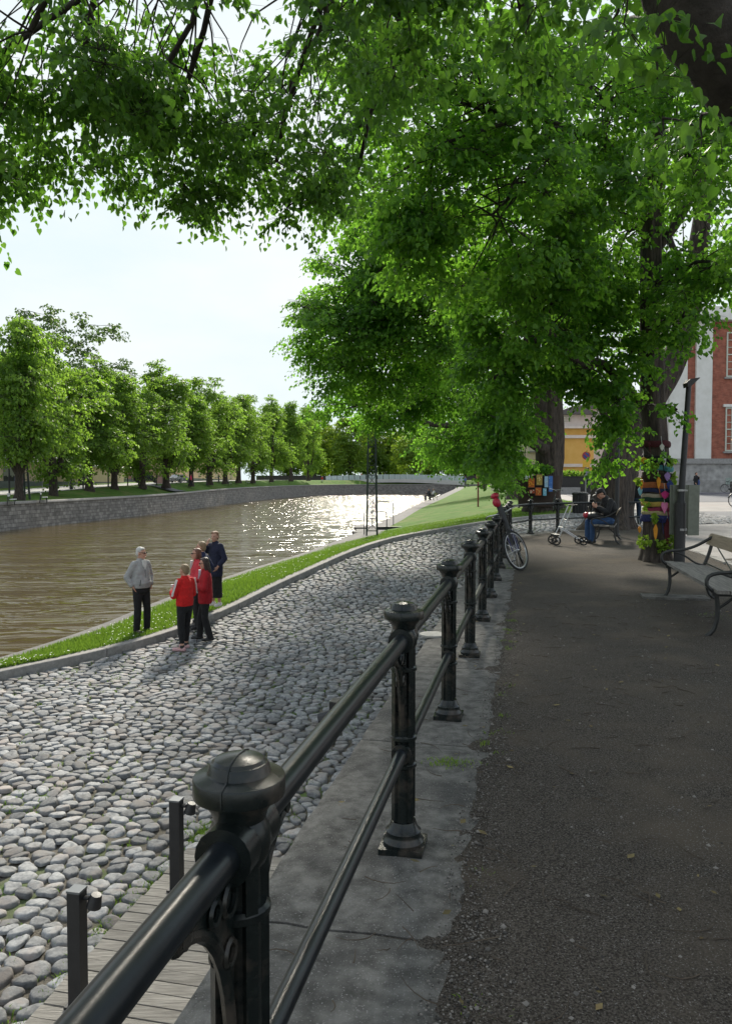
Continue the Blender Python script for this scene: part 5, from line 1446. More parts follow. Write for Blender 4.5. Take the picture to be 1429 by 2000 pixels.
        for s in 'LR':
            e = lerp(kn[s], an[s], 1 - bare) + (Vector((0, 0, -.035)) * h if bare == 0 else Vector((0, 0, 0)))
            mb.cap(hp[s], kn[s], .098 * h * (g1 * .5 + .5), .072 * h, 12)
            if bare: mb.tube([kn[s], kn[s].lerp(e, .35), e], [.071 * h, .070 * h, .045 * h], 14)
            else: mb.tube([kn[s], kn[s].lerp(e, .35), e], [.073 * h, .074 * h, .066 * h], 14)
            mb.ell(kn[s], (.073 * h, .075 * h, .08 * h), 10, 8)
        remesh(mb.build('trousers', bottom, P), .012 if detail else .02, 3)
    if skirt is not None:
        mb = MB(); z0 = .20 * h; mb.loft([(z0, .165 * h, .125 * h), (z0 + .004, .168 * h, .13 * h), (.55 * h, .160 * h, .125 * h), (.85 * h, .165 * h, .128 * h), (1.0 * h, .14 * h, .11 * h)], 28)
        mb.v = [(x * (1 + .03 * sin(7 * atan2(y, x)) * max(0, 1 - z)), y * (1 + .03 * sin(7 * atan2(y, x)) * max(0, 1 - z)), z) for x, y, z in mb.v]
        mb.build('skirt', skirt, P)
    # ---- upper garment
    if top is not None:
        mb = MB(); hz = hem * H
        up = Vector((0, 0, 1))
        if not sit:
            mb.loft([(hz, .176 * h * g1, .135 * h * g1, pel.x, pel.y + .005), (hz + .05 * h, .186 * h * g1, .146 * h * g1, pel.x, pel.y + .005), (lerp(hz, 1.1 * h, .5), .188 * h * g1, .15 * h * g1 * (1.06 if g1 > 1.05 else 1), lerp(pel.x, che.x, .3), lerp(pel.y, che.y, .3) + .012 * (g1 > 1.05)), (1.10 * h, .178 * h * g1, .142 * h * g1, lerp(pel.x, che.x, .6), lerp(pel.y, che.y, .6)), (1.27 * h, .180 * h, .135 * h, che.x, che.y), (1.36 * h, .160 * h, .112 * h, che.x, neck.y), (1.43 * h, .105 * h, .082 * h, neck.x, neck.y), (1.475 * h, .074 * h, .068 * h, neck.x, neck.y), (1.495 * h, .070 * h, .066 * h, neck.x, neck.y + .005)], 24)
        else:
            mb.cap(pel + Vector((0, 0, .02)) * h, che, .165 * h, .165 * h, 14); mb.cap(che, neck - Vector((0, .0, .05)) * h, .16 * h, .10 * h, 14); mb.cap(neck - Vector((0, 0, .05)) * h, neck, .085 * h, .07 * h, 12)
        mb.cap(sh['L'] - Vector((0, 0, .01)), sh['R'] - Vector((0, 0, .01)), .070 * h, .070 * h, 12)
        for s in 'LR':
            mb.cap(sh[s] - Vector((0, 0, .005)), el[s], .072 * h, .064 * h, 12); mb.cap(el[s], el[s].lerp(wr[s], .5), .066 * h, .060 * h, 12)
            e = wr[s] - (wr[s] - el[s]).normalized() * .012; mb.tube([el[s].lerp(wr[s], .3), el[s].lerp(wr[s], .8), e], [.062 * h, .058 * h, .046 * h], 14)
        remesh(mb.build('coat' if coat else 'jacket', top, P), .0125 if detail else .02, 3)
    if stripes:
        for s in 'LR':
            mb = MB()
            for o in (-.022, 0, .022):
                a, b, c = sh[s], el[s], wr[s]; sx = -1 if s == 'L' else 1
                off = Vector((sx * .07, -.03 + o, .045)) * h; of2 = Vector((sx * .066, -.03 + o, -.0)) * h
                mb.beam(a + off, a.lerp(b, .5) + of2 + Vector((sx * .006, 0, .01)), .010, .008, up=(sx, 0, 0)); mb.beam(a.lerp(b, .5) + of2 + Vector((sx * .006, 0, .01)), b + of2 * .98, .010, .008, up=(sx, 0, 0))
                mb.beam(b + Vector((sx * .05, -.045 + o * .6, .02)) * h, b.lerp(c, .8) + Vector((sx * .045, -.03 + o * .6, .03)) * h, .009, .008, up=(sx, 0, 0))
            mb.build('sleeve_stripes', flat('white tape', (.72, .70, .68), .8), P)
    if scarf is not None:
        mb = MB(); mb.prism([(-.05, 1.46), (.05, 1.46), (.03, 1.36), (.0, 1.27), (-.03, 1.36)], .105, .152, lambda u, v, d: (u * h, (d - .02 + (1.46 - v) * .10) * h, v * h)); mb.build('shirt_front', scarf, P)
    # ---- shoes
    if shoes is not None:
        for s in 'LR':
            mb = MB(); a, f = an[s], ft[s]; dd = (f - a); dd.z = 0; dd.normalize()
            mb.cap(a + Vector((0, 0, -.045)) * h - dd * .035 * h, f - Vector((0, 0, .004)), .044 * h, .037 * h, 12); mb.cap(a + Vector((0, 0, -.01)) * h, a + Vector((0, 0, -.05)) * h, .043 * h, .046 * h, 10)
            zf = min(v[2] for v in mb.v); mb.v = [(x, y, max(z, f.z - .036 * h)) for x, y, z in mb.v]
            remesh(mb.build('shoe', shoes, P), .009 if detail else .016, 2)
    if socks:
        for s in 'LR': mb = MB(); mb.tube([an[s] + Vector((0, 0, -.02)), an[s] + Vector((0, 0, .035))], [.045 * h, .042 * h], 12); mb.build('sock', M['black'], P)
    # ---- hair
    if hair is not None:
        mb = MB(); mb.ell(hd(0, -.034, .054), (.083 * h, .086 * h, .080 * h), 18, 12, RM); mb.ell(hd(0, -.062, -.0), (.076 * h, .052 * h, .085 * h), 14, 10, RM)
        mb.ell(hd(.015, .022, .100), (.056 * h, .045 * h, .026 * h), 12, 8, RM)
        if hairlen:
            for s in (-1, 1): mb.cap(hd(s * .066, -.02, .02), hd(s * .066, -.01, -.02 - hairlen), .03 * h, .026 * h, 8)
            mb.cap(hd(-.035, -.07, 0), hd(-.035, -.075, -.05 - hairlen), .045 * h, .038 * h, 10); mb.cap(hd(.035, -.07, 0), hd(.035, -.075, -.05 - hairlen), .045 * h, .038 * h, 10)
        remesh(mb.build('hair', hair, P), .010 if detail else .02, 2)
    if cap is not None:
        mb = MB(); mb.ell(hd(0, -.015, .07), (.088 * h, .102 * h, .07 * h), 16, 10, RM); mb.ell(hd(0, .115, .055), (.066 * h, .075 * h, .012 * h), 14, 6, RM); mb.build('cap', cap, P)
        mb = MB(); mb.ell(hd(0, .085, .085), (.035 * h, .012 * h, .024 * h), 10, 6, RM); mb.ell(hd(.05, .135, .052), (.04 * h, .05 * h, .012 * h), 10, 6, RM); mb.build('cap_patch', flat('white patch', (.65, .65, .63), .7), P)
    return P
HB = dict(grey=flat('grey white hair', (.58, .57, .55), .7, bump=.6, bscale=60), blond=flat('dark blond hair', (.26, .18, .10), .6, bump=.6, bscale=60), dark=flat('dark brown hair', (.035, .02, .014), .5, bump=.6, bscale=60), auburn=flat('auburn hair', (.13, .05, .025), .5, bump=.6, bscale=60), red=flat('reddish short hair', (.22, .10, .05), .6, bump=.6, bscale=60), black=flat('black hair', (.012, .011, .011), .5, bump=.5, bscale=60))
def face(dx, dy): return atan2(-dx, dy)       # yaw that turns local +y to (dx, dy)
blk = cloth('black', (.011, .011, .013)); 
def lz(p): return Vector((p.x, p.y, lawn_z(p.x, p.y)))
def cz(p, dz=.02): return Vector((p.x, p.y, zc(p.y) + dz))
gp = 'people standing by the river'
q = lz(G(277, 1231, -1.5))
old = person('white haired old man in pale grey jacket and black trousers standing on the lawn', q, face(.78, -.62), 1.74, cloth('pale grey', (.36, .36, .36)), blk, HB['grey'], flat('brown leather', (.05, .035, .025), .5),
    dict(elR=(.275, -.08, 1.12), wrR=(.205, .03, .93), hdR=(-.6, 0, -1), elL=(-.275, -.08, 1.12), wrL=(-.205, .03, .93), hdL=(.6, 0, -1), knL=(-.12, .02, .48), anL=(-.14, -.02, .085), knR=(.10, .02, .48), anR=(.12, .0, .085)), hem=.53, glasses=True, girth=1.1, headyaw=.45, headpitch=-.12, group=gp, scarf=flat('white shirt', (.6, .6, .58), .8))
for s, x in (('pocket', .11), ):
    mb = MB(); mb.beam((.115, .150, 1.10), (.135, .152, .98), .012, .006, up=(0, 1, 0)); mb.build('pocket_zip', M['black'], old, smooth=False)
mb = MB(); mb.beam((0.0, .166, .95), (0, .142, 1.36), .010, .006, up=(0, 1, 0)); mb.build('zip', flat('grey zip', (.16, .16, .17), .5), old, smooth=False)
q = cz(G(362, 1270, -1.7))
girl = person('blond woman in bright red striped track jacket with pink trainers, seen from behind', q, face(-.78, .62), 1.64, cloth('bright red', (.62, .012, .012)), blk, HB['blond'], flat('pink trainers', (.60, .36, .37), .7),
    dict(elL=(-.24, .04, 1.10), wrL=(-.13, .24, 1.16), hdL=(.25, .8, .35), pnL=(.8, 0, -.2), elR=(.24, .04, 1.10), wrR=(.10, .24, 1.13), hdR=(-.3, .8, .35), pnR=(-.8, 0, -.2), anL=(-.12, -.06, .085), knL=(-.10, -.0, .48), anR=(.11, .1, .085), knR=(.10, .08, .48), ftL=(-.20, .10, .035), ftR=(.09, .26, .035)), hem=.52, bare=.16, headyaw=.1, headpitch=-.12, group=gp, stripes=True, socks=True)
mb = MB(); mb.lathe([(.026, 0), (.033, .10), (.034, .10), (.001, .09)], (-.02, .34, 1.14), 14); mb.build('paper_cup', flat('clear cup', (.55, .58, .6), .3), girl)
q = cz(G(402, 1250, -1.66))
person('dark haired woman in deep red jacket with folded arms beside the track jacket', q, face(-.97, -.22), 1.66, cloth('deep red', (.36, .008, .016)), blk, HB['dark'], flat('black shoes', (.02, .02, .022), .5),
    dict(elL=(-.25, .02, 1.10), wrL=(-.02, .22, 1.14), hdL=(1, .1, 0), pnL=(0, -1, 0), elR=(.25, .02, 1.10), wrR=(.06, .24, 1.08), hdR=(-1, .2, .1), pnR=(0, -1, 0), anR=(.11, .12, .085), knR=(.10, .10, .48), anL=(-.11, -.1, .085)), hem=.45, hairlen=.12, glasses=True, headyaw=-.1, headpitch=-.2, group=gp, scarf=flat('white blue top', (.55, .6, .7), .8))
q = lz(G(386, 1218, -1.4))
person('woman with sunglasses and auburn hair in coral red jacket over a white top', q, face(-.93, -.36), 1.66, cloth('coral red', (.60, .05, .07)), blk, HB['auburn'], flat('black shoes', (.02, .02, .022), .5),
    dict(elL=(-.25, .02, 1.10), wrL=(-.06, .20, 1.05), hdL=(.9, .4, 0), pnL=(0, -1, 0), elR=(.25, .02, 1.10), wrR=(.10, .22, 1.02), hdR=(-.9, .4, 0), pnR=(0, -1, 0)), hem=.48, hairlen=.06, glasses=True, headyaw=-.05, group=gp, scarf=flat('white top', (.68, .66, .66), .8))
q = lz(G(395, 1206, -1.38))
person('fair haired man in navy jacket half hidden behind the woman with sunglasses', q, face(-.9, .2), 1.72, cloth('navy', (.016, .026, .075)), blk, HB['blond'], flat('black shoes', (.02, .02, .022), .5),
    dict(elR=(.33, -.06, 1.16), wrR=(.25, .10, 1.0), elL=(-.26, .0, 1.1), wrL=(-.2, .15, 1.0)), hem=.47, headyaw=.1, group=gp)
q = cz(G(437, 1184, -1.3), .262); q = Vector((kerb_x(q.y) - .17, q.y, q.z))
person('tall woman in navy coat and long black skirt on the kerb, hand at her mouth', q, face(-.55, -.83), 1.70, cloth('dark navy', (.014, .018, .045)), None, HB['red'], flat('white shoes', (.66, .64, .62), .5),
    dict(elR=(.25, .12, 1.20), wrR=(.10, .17, 1.42), hdR=(-.45, .0, 1), pnR=(-.5, -.8, 0), elL=(-.27, -.02, 1.1), wrL=(-.20, .12, .93), hdL=(.4, .5, -1)), hem=.40, skirt=blk, coat=True, headyaw=.25, headpitch=-.1, group=gp)

# man on the bench
B = B2
q = Vector((B.x, B.y - .35, .06))
jn = cloth('blue denim', (.035, .085, .20))
seat = dict(pel=(0, -.02, .56), che=(0, .02, .88), neck=(0, .12, 1.08), head=(0, .24, 1.17), hpL=(-.10, .03, .53), hpR=(.10, .03, .53), knL=(-.14, .48, .50), knR=(.13, .50, .50), anL=(-.12, .46, .085), anR=(.14, .50, .085),
    shL=(-.19, .07, 1.01), shR=(.19, .07, 1.01), elL=(-.26, .16, .74), elR=(.26, .16, .74), wrL=(-.08, .36, .86), wrR=(.08, .36, .86), hdL=(.4, .5, .5), hdR=(-.4, .5, .5), pnL=(.6, -.6, 0), pnR=(-.6, -.6, 0), ftL=(-.13, .62, .04), ftR=(.16, .66, .04))
man = person('hunched man in dark jacket, blue jeans and cap sitting on the bench', tuple(q), face(-.99, -.05), 1.74, cloth('charcoal', (.020, .021, .024)), jn, HB['black'], flat('black shoes', (.02, .02, .022), .5), seat, sit=True, headpitch=-.55, cap=flat('black cap', (.014, .014, .014), .8), group='people in the park')
bg_ = thing('shoulder_bag', 'black and red bag resting on the lap of the seated man', 'bag', (q.x - .42, q.y, q.z + .60), radians(90))
mb = MB(); mb.ell((0, 0, .06), (.20, .20, .10), 16, 10); mb.ell((0, -.12, .05), (.17, .14, .08), 14, 8); remesh(mb.build('body', M['black'], bg_), .014)
mb = MB(); mb.ell((0, .17, .08), (.10, .08, .075), 12, 8); mb.build('flap', flat('red vinyl', (.42, .015, .04), .4), bg_)
mb = MB(); mb.tube([(-.1, .1, .13), (-.06, .02, .24), (.06, -.06, .24), (.1, -.14, .12)], .012, 6); mb.build('handle', M['black'], bg_)

# walker behind the decorated tree
q = G(1240, 1026, .18)
wk = person('walker in black top and dark jeans half hidden behind the decorated trunk', tuple(q), face(.25, .97), 1.74, cloth('black', (.011, .011, .013)), cloth('dark denim', (.02, .04, .075)), HB['black'], M['black'], dict(anL=(-.1, .22, .085), knL=(-.1, .16, .48), anR=(.1, -.2, .12), knR=(.1, .02, .47), elL=(-.26, -.08, 1.1), wrL=(-.26, .05, .86)), hem=.5, group='people in the park')
# man with rucksack at the red building
q = Vector((28.4, 62.5, 0)); q.x = W(1358, 950, 62.5).x; q.z = plaza_z(62.5) + .03
mn = person('man in black shirt with a blue rucksack before the red brick building', tuple(q), face(.5, -.8), 1.86, cloth('black', (.011, .011, .013)), cloth('dark denim', (.02, .04, .075)), HB['black'], M['black'], dict(elR=(.26, .0, 1.12), wrR=(.2, .1, .9), elL=(-.24, .05, 1.15), wrL=(-.05, .2, 1.36), hdL=(.6, .2, .6)), detail=False, group='people in the park')
mb = MB(); mb.ell((-.16, .1, 1.0), (.15, .13, .28), 12, 8); mb.build('rucksack', cloth('rucksack blue', (.05, .08, .22)), mn)

# small figures far off: (px, foot py, Y, height, top, bottom, facing, label)
FAR = [(1147, 957, 60, 1.75, (.22, .23, .22), (.02, .02, .025), (.2, 1), 'pedestrian in pale grey top walking before the yellow house'), (1159, 955, 58, 1.62, (.03, .16, .50), (.04, .05, .08), (-.2, 1), 'pedestrian in bright blue jacket beside the yellow house'),
    (373, 948, 118, 1.75, (.62, .05, .12), (.02, .02, .03), (1, .2), 'pedestrian in pink red top by the ramp on the far bank'), (427, 943, 148, 1.75, (.06, .07, .10), (.05, .05, .07), (1, .3), 'dark dressed pedestrian between two lindens on the far bank'),
    (33, 957, 78, 1.7, (.05, .06, .10), (.03, .03, .04), (1, -.3), 'dark figure left of the leaning mast on the far bank'), (46, 955, 77, 1.3, (.62, .08, .30), (.1, .1, .12), (1, -.4), 'small figure in pink by the mast on the far bank'),
    (629, 942, 272, 2.1, (.50, .03, .02), (.5, .5, .5), (.3, -1), 'person in red top at the left end of the footbridge'), (908, 948, 150, 1.7, (.10, .14, .30), (.05, .05, .06), (.1, -1), 'figure in blue standing at the far quay'), (932, 944, 120, 1.7, (.50, .12, .15), (.05, .05, .06), (.6, -1), 'figure in pink red near the red brown post')]
for (px, py, Y, hh, tc_, bc, f_, lab) in FAR:
    q = W(px, py, Y); person(lab, tuple(q), face(*f_), hh, flat('top ' + str(tc_), tc_, .9), flat('bottom ' + str(bc), bc, .9), HB['dark'], M['black'], dict(anL=(-.1, .14, .085), knL=(-.1, .1, .48), anR=(.1, -.14, .085)), detail=False, group='passers-by far off')
BRG = [(752, (.06, .07, .1)), (706, (.45, .05, .03)), (821, (.1, .12, .2)), (878, (.6, .6, .58)), (690, (.12, .12, .14))]
for i, (px, c) in enumerate(BRG):
    q = W(px, 934, 291); person(['dark pedestrian in the middle of the footbridge', 'red dressed pedestrian on the left part of the footbridge', 'pedestrian right of centre on the footbridge', 'white shirted pedestrian at the right end of the footbridge', 'grey pedestrian left of the mast on the footbridge'][i], tuple(q), face(1 if i % 2 else -1, 0), 2.0, flat('top ' + str(c), c, .9), flat('bottom (.04)', (.04, .04, .05), .9), HB['dark'], M['black'], detail=False, group='pedestrians on the footbridge')
# two people on a quay bench, one lying down farther on
sit0 = dict(seat); sit0.update(head=(0, .06, 1.24), neck=(0, .02, 1.1), che=(0, -.02, .85), shL=(-.19, .0, 1.02), shR=(.19, .0, 1.02))
for px, c, f_, lab in [(838, (.03, .035, .04), (-1, -.3), 'dark seated person on the quay bench'), (847, (.62, .62, .62), (-1, -.3), 'white shirted seated person on the quay bench')]:
    q = W(px, 977, 92); person(lab, tuple(q), face(*f_), 1.75, flat('top ' + str(c), c, .9), flat('bottom (.03)', (.03, .03, .04), .9), HB['dark'], M['black'], sit0, detail=False, sit=True, group='people on the far quay')
q = W(844, 977, 92.2); bq = dup([o for o in COL.objects if o.name.startswith('park_bench') and o.type == 'EMPTY'][0], (q.x + .1, q.y, q.z), radians(75), 'dark bench on the quay under two seated people')
# ================================================================== buildings
M['brick'] = brick_mat('red brick', (.29, .080, .048), (.37, .12, .075), (.27, .15, .11), .28, .085, uv=False, msize=.008, bump=.25)
M['ashlar'] = brick_mat('grey ashlar', (.30, .29, .275), (.37, .36, .345), (.2, .195, .19), 2.4, 1.15, uv=False, msize=.012, bump=.3)
white = mat('off white plaster', (.62, .61, .57), (.70, .69, .66), 1.5, rough=.9)
trim = mat('grey stone trim', (.24, .235, .225), (.32, .31, .30), 6, rough=.85)
glass = mat('window glass', (.03, .04, .04), (.05, .06, .055), 2, rough=.08)
sash = flat('pale green sash', (.55, .58, .50), .5)
def window(parent, x, y, z, w, h, cols, rows, frame_m=sash, sill=True, lintel=False, lit=None, ny=-1):
    """window in a wall facing -y (ny=-1); x centre, z bottom"""
    mb = MB(); t = .12
    for xx_ in (x - w / 2, x + w / 2): mb.box((xx_, y - .03, z + h / 2), (t, .10, h + t))
    for zz_ in (z, z + h): mb.box((x, y - .03, zz_), (w - t, .10, t))
    mb.box((x, y - .025, z + h * .5), (w - t, .085, .10)); 
    fr = mb.build('window', frame_m, parent, smooth=False)
    mb = MB()
    for c in range(1, cols): mb.box((x - w / 2 + w * c / cols, y - .015, z + h / 2), (.055, .06, h - t))
    for r in range(1, rows): mb.box((x, y - .013, z + h * r / rows), (w - t, .05, .05))
    mb.build('glazing_bars', frame_m, fr, smooth=False)
    mb = MB(); mb.box((x, y + .03, z + h / 2), (w, .03, h)); mb.build('pane', glass, fr, smooth=False)
    if sill: mb = MB(); mb.box((x, y - .10, z - .16), (w + .5, .3, .16)); mb.build('sill', trim, fr, smooth=False)
    if lintel: mb = MB(); mb.box((x, y - .07, z + h + .22), (w + .6, .2, .24)); mb.build('lintel', white, fr, smooth=False)
    if lit:
        mb = MB()
        for (lx, lz_) in lit: mb.ell((x + lx, y - .0, z + lz_), (.28, .02, .08), 8, 6)
        mb.build('lamp_glow', WARM, fr)
WARM = bpy.data.materials.new('warm lamp glow'); WARM.use_nodes = True
_b = WARM.node_tree.nodes['Principled BSDF']; _b.inputs['Base Color'].default_value = (.6, .3, .05, 1); _b.inputs['Emission Color'].default_value = (1, .45, .08, 1); _b.inputs['Emission Strength'].default_value = .9
YB = 70.0; zb = plaza_z(YB)
def bx(px): return W(px, 950, YB).x
def bz(py): return W(1380, py, YB).z
x0, x1 = bx(1300), bx(1300) + 46
rb = thing('brick_building', 'red brick building with white pilasters on a grey stone base at the right edge', 'building', (x0, YB, zb))
def rpart(name, boxes, m, parent=rb):
    mb = MB()
    for (xa, xb, ya, yb, za, zb_) in boxes: mb.box(((xa + xb) / 2 - x0, (ya + yb) / 2 - YB, (za + zb_) / 2 - zb), (xb - xa, yb - ya, zb_ - za))
    return mb.build(name, m, parent, smooth=False)
zt = bz(628)
rpart('wall', [(x0 + .2, x1, YB, YB + 5, bz(900), zt)], M['brick'])
rpart('stone_base', [(x0, x1 + .2, YB - .35, YB + 4.8, zb - .4, bz(906))], M['ashlar'])
rpart('string_course', [(x0 - .1, x1 + .3, YB - .55, YB - .02, bz(906), bz(896))], trim)
rpart('cornice', [(x0 - .7, x1 + 1, YB - .9, YB + 5.5, zt, zt + .55), (x0 - .3, x1 + .6, YB - .5, YB + 5.2, zt + .55, zt + 1.3)], white)
for (pa, pb_) in ((1303, 1336), (1353, 1384), (1326 + 190, 1346 + 190), (1546 + 20, 1580 + 20)):
    o = rpart('pilaster', [(bx(pa), bx(pb_), YB - .28, YB - .003, bz(896), zt - .02)], white)
rpart('side_pilaster', [(x0 - .1, x0 + .197, YB + .05, YB + 4.9, bz(896), zt - .02)], white)
for wx in (bx(1436), bx(1436) + 4.6, bx(1436) + 17, bx(1436) + 22):
    window(rb, wx - x0, 0, bz(880) - zb, 2.05, bz(797) - bz(880), 4, 6, lintel=True, lit=[(-.2, 1.0), (.3, 2.5)])
    window(rb, wx - x0, 0, bz(735) - zb, 2.05, bz(650) - bz(735), 4, 6, lit=[(.2, 2.6)])
for wx in (bx(1424), bx(1424) + 5.5): mb = MB(); mb.box((wx - x0, -.36, bz(940) - zb), (1.1, .06, .62)); mb.build('cellar_window', flat('pale green panel', (.30, .36, .32), .5), rb, smooth=False)
mb = MB(); mb.tube([(bx(1405) - x0, -2.2, 0), (bx(1405) - x0, -2.2, 1.0)], .13, 12); mb.lathe([(.13, 1.0), (.11, 1.05), (.001, 1.07)], (bx(1405) - x0, -2.2, 0), 12)
bo = mb.build('bollard', flat('brown grey bollard', (.09, .08, .07), .7), None); bo.location = rb.location; tag(bo, 'short grey bollard on the pavement by the red brick building', 'bollard')

# yellow house
YY = 86.0; zy = plaza_z(YY)
def yx(px): return W(px, 950, YY).x
def yz(py): return W(1120, py, YY).z
yh = thing('yellow_house', 'yellow plastered house with a pale gable and white bands seen between the trunks', 'building', (yx(1094), YY, zy))
yel = mat('yellow plaster', (.62, .40, .10), (.68, .46, .14), 1.2, rough=.9); ylt = mat('light yellow plaster', (.66, .56, .30), (.7, .6, .36), 1.2, rough=.9)
def ypart(name, boxes, m):
    mb = MB()
    for (xa, xb, ya, yb, za, zb_) in boxes: mb.box(((xa + xb) / 2 - yh.location.x, (ya + yb) / 2 - YY, (za + zb_) / 2 - zy), (xb - xa, yb - ya, zb_ - za))
    return mb.build(name, m, yh, smooth=False)
ypart('wall', [(yx(1090), yx(1158), YY, YY + 12, zy - .4, yz(836))], yel)
ypart('corner_pier', [(yx(1088), yx(1098), YY - .22, YY - .003, zy + 1.0, yz(836))], ylt)
ypart('band', [(yx(1087), yx(1160), YY - .32, YY + .3, yz(912), yz(906))], white); ypart('band', [(yx(1087), yx(1160), YY - .30, YY + .3, yz(856), yz(850))], white); ypart('cornice', [(yx(1086), yx(1161), YY - .6, YY + .4, yz(837), yz(833))], white)
ypart('plinth', [(yx(1086), yx(1160), YY - .4, YY + .2, zy - .3, yz(926))], mat('tan plinth', (.36, .27, .16), (.42, .32, .2), 3, rough=.9))
ypart('gable', [(yx(1092), yx(1156), YY + .6, YY + 11, yz(833), yz(806))], white)
mb = MB(); a, b, m_ = yx(1084) - yh.location.x, yx(1164) - yh.location.x, (yx(1124) - yh.location.x)
mb.prism([(a, yz(806) - zy), (m_, yz(790) - zy), (b, yz(806) - zy), (b, yz(809) - zy), (a, yz(809) - zy)], -.3, 12, lambda u, v, d: (u, d, v)); mb.build('roof', flat('slate roof', (.12, .12, .125), .8), yh, smooth=False)
for px in (1106,): window(yh, yx(px) - yh.location.x, .6, yz(822) - zy, 1.0, .55, 2, 1, sill=False)
# cream houses closing the street
ch1 = thing('cream_house', 'cream house left of the yellow house behind the forked linden', 'building', (W(1040, 950, 95).x, 95, plaza_z(95)))
mb = MB(); mb.box((0, 5, 4.2), (7.2, 10, 9)); mb.build('wall', mat('cream plaster', (.62, .56, .42), (.68, .62, .48), 1.5, rough=.9), ch1, smooth=False)
mb = MB(); mb.prism([(-4, 8.7), (0, 11), (4, 8.7)], -.4, 10.4, lambda u, v, d: (u, d, v)); mb.build('roof', M['slate roof'], ch1, smooth=False)
for xx_ in (-2, 0, 2):
    for z_ in (1.4, 4.8): window(ch1, xx_, 0, z_, 1.0, 1.7, 2, 3)
ch2 = thing('grey_house', 'pale grey house with tall windows between the yellow house and the red building', 'building', (W(1215, 950, 100).x, 100, plaza_z(100)))
mb = MB(); mb.box((0, 5, 5), (13, 10, 11)); mb.build('wall', white, ch2, smooth=False)
mb = MB(); mb.prism([(-7, 10.4), (0, 13), (7, 10.4)], -.4, 10.4, lambda u, v, d: (u, d, v)); mb.build('roof', M['slate roof'], ch2, smooth=False)
for xx_ in (-4.5, -1.5, 1.5, 4.5):
    for z_ in (1.2, 5.8): window(ch2, xx_, 0, z_, 1.2, 2.4, 2, 4)
q = W(1113, 950, 66)
pt = thing('planter', 'dark planter box with clipped greenery before the yellow house', 'planter', (q.x, 66, plaza_z(66)))
mb = MB(); mb.box((0, 0, .75), (3.2, 1.2, 1.5)); mb.box((0, 0, 1.52), (3.3, 1.3, .06)); mb.build('box', flat('dark planter', (.03, .028, .026), .7), pt, smooth=False)
mb = MB(); mb.box((-.6, -1.2, .3), (2.0, .9, .6)); mb.build('step', trim, pt, smooth=False)
o = ivy('greenery', '', [(0, 0, 1.75, 1.5, .5, .35)], 420, .16, 8, 'leaf_far'); o.parent = pt
del o['category']

# ---- far bank buildings (facade towards the river, local -y turned to +x)
def bank_house(nm, lab, x, ya, yb, z, h, wall_m, roof_h, roof_m, plinth=None, wins=(), depth=10, eave=.5):
    o = thing(nm, lab, 'building', (x, ya, z), pi / 2); L = yb - ya         # local x along +Y, local -y towards +X
    mb = MB(); mb.box((L / 2, depth / 2, h / 2 - .3), (L, depth, h + .6)); mb.build('wall', wall_m, o, smooth=False)
    mb = MB(); mb.prism([(-eave, h - .1), (depth / 2, h + roof_h), (depth + eave, h - .1), (depth + eave, h - .35), (-eave, h - .35)], -.4, L + .4, lambda u, v, d: (d, u, v)); mb.build('roof', roof_m, o, smooth=False)
    if plinth: mb = MB(); mb.box((L / 2, -.04, .35), (L + .1, .16, 1.3)); mb.build('plinth', plinth, o, smooth=False)
    for (wx, wz, ww, wh, c, r) in wins: window(o, wx, 0, wz, ww, wh, c, r)
    return o
peach = mat('peach plaster', (.66, .50, .36), (.72, .56, .42), 1.0, rough=.9); orange = mat('orange plaster', (.66, .38, .15), (.72, .44, .2), 1.0, rough=.9); pinkb = mat('pink brick', (.40, .20, .15), (.46, .25, .2), 2, rough=.9)
plg = flat('grey plinth', (.20, .215, .22), .9); rf = flat('pale metal roof', (.34, .36, .33), .6); rfr = flat('red tile roof', (.30, .09, .05), .8)
lowh = bank_house('cream_building', 'long low cream building with a grey plinth and poster on the far bank', -44.0, 84, 138, .95, 3.7, peach, 1.6, rf, plg, [(36, 1.0, 1.5, 2.3, 3, 5)])
mb = MB(); mb.box((9.5, -.06, 2.2), (2.9, .05, 2.7)); po = mb.build('poster', flat('poster ground', (.30, .30, .26), .7), lowh, smooth=False)
mb = MB(); rg = random.Random(9); 
for k in range(7): mb.box((8.3 + k * .4, -.09 - .001 * k, 1.15 + rg.uniform(0, .25)), (.34, .02, .5 + rg.uniform(0, .5)))
mb.build('dark_shapes', flat('poster dark', (.03, .03, .035), .7), po, smooth=False)
mb = MB(); mb.ell((9.2, -.09, 3.0), (1.1, .02, .35), 12, 8); mb.ell((10.2, -.1, 2.75), (.5, .02, .3), 12, 8); mb.build('pale_shapes', flat('poster lilac', (.48, .40, .58), .7), po)
mb = MB()
for s in (-.35, .35): mb.box((30 + s, -.08, 2.1), (.07, .06, 2.6))
for k in range(7): mb.box((30, -.08, 1.0 + k * .36), (.7, .05, .05))
mb.build('ladder', flat('zinc', (.35, .35, .35), .4), lowh, smooth=False)
lw2 = bank_house('annex', 'white walled annex with a red brown band at the left picture edge', -42.5, 60, 83.4, .55, 3.9, mat('pale pink plaster', (.66, .58, .54), (.7, .62, .58), 1.5, rough=.9), .9, rf, plg)
mb = MB(); mb.box((11.6, -.07, 3.25), (23.4, .1, .4)); mb.build('band', flat('red brown band', (.20, .06, .045), .7), lw2, smooth=False)
bank_house('orange_house', 'tall orange house glimpsed through the far bank lindens', -58, 84, 140, 1.0, 13, orange, 4, rfr, None, [(k * 4 + 2, z_, 1.3, 2, 2, 3) for k in range(13) for z_ in (3.5, 7.5)], 14)
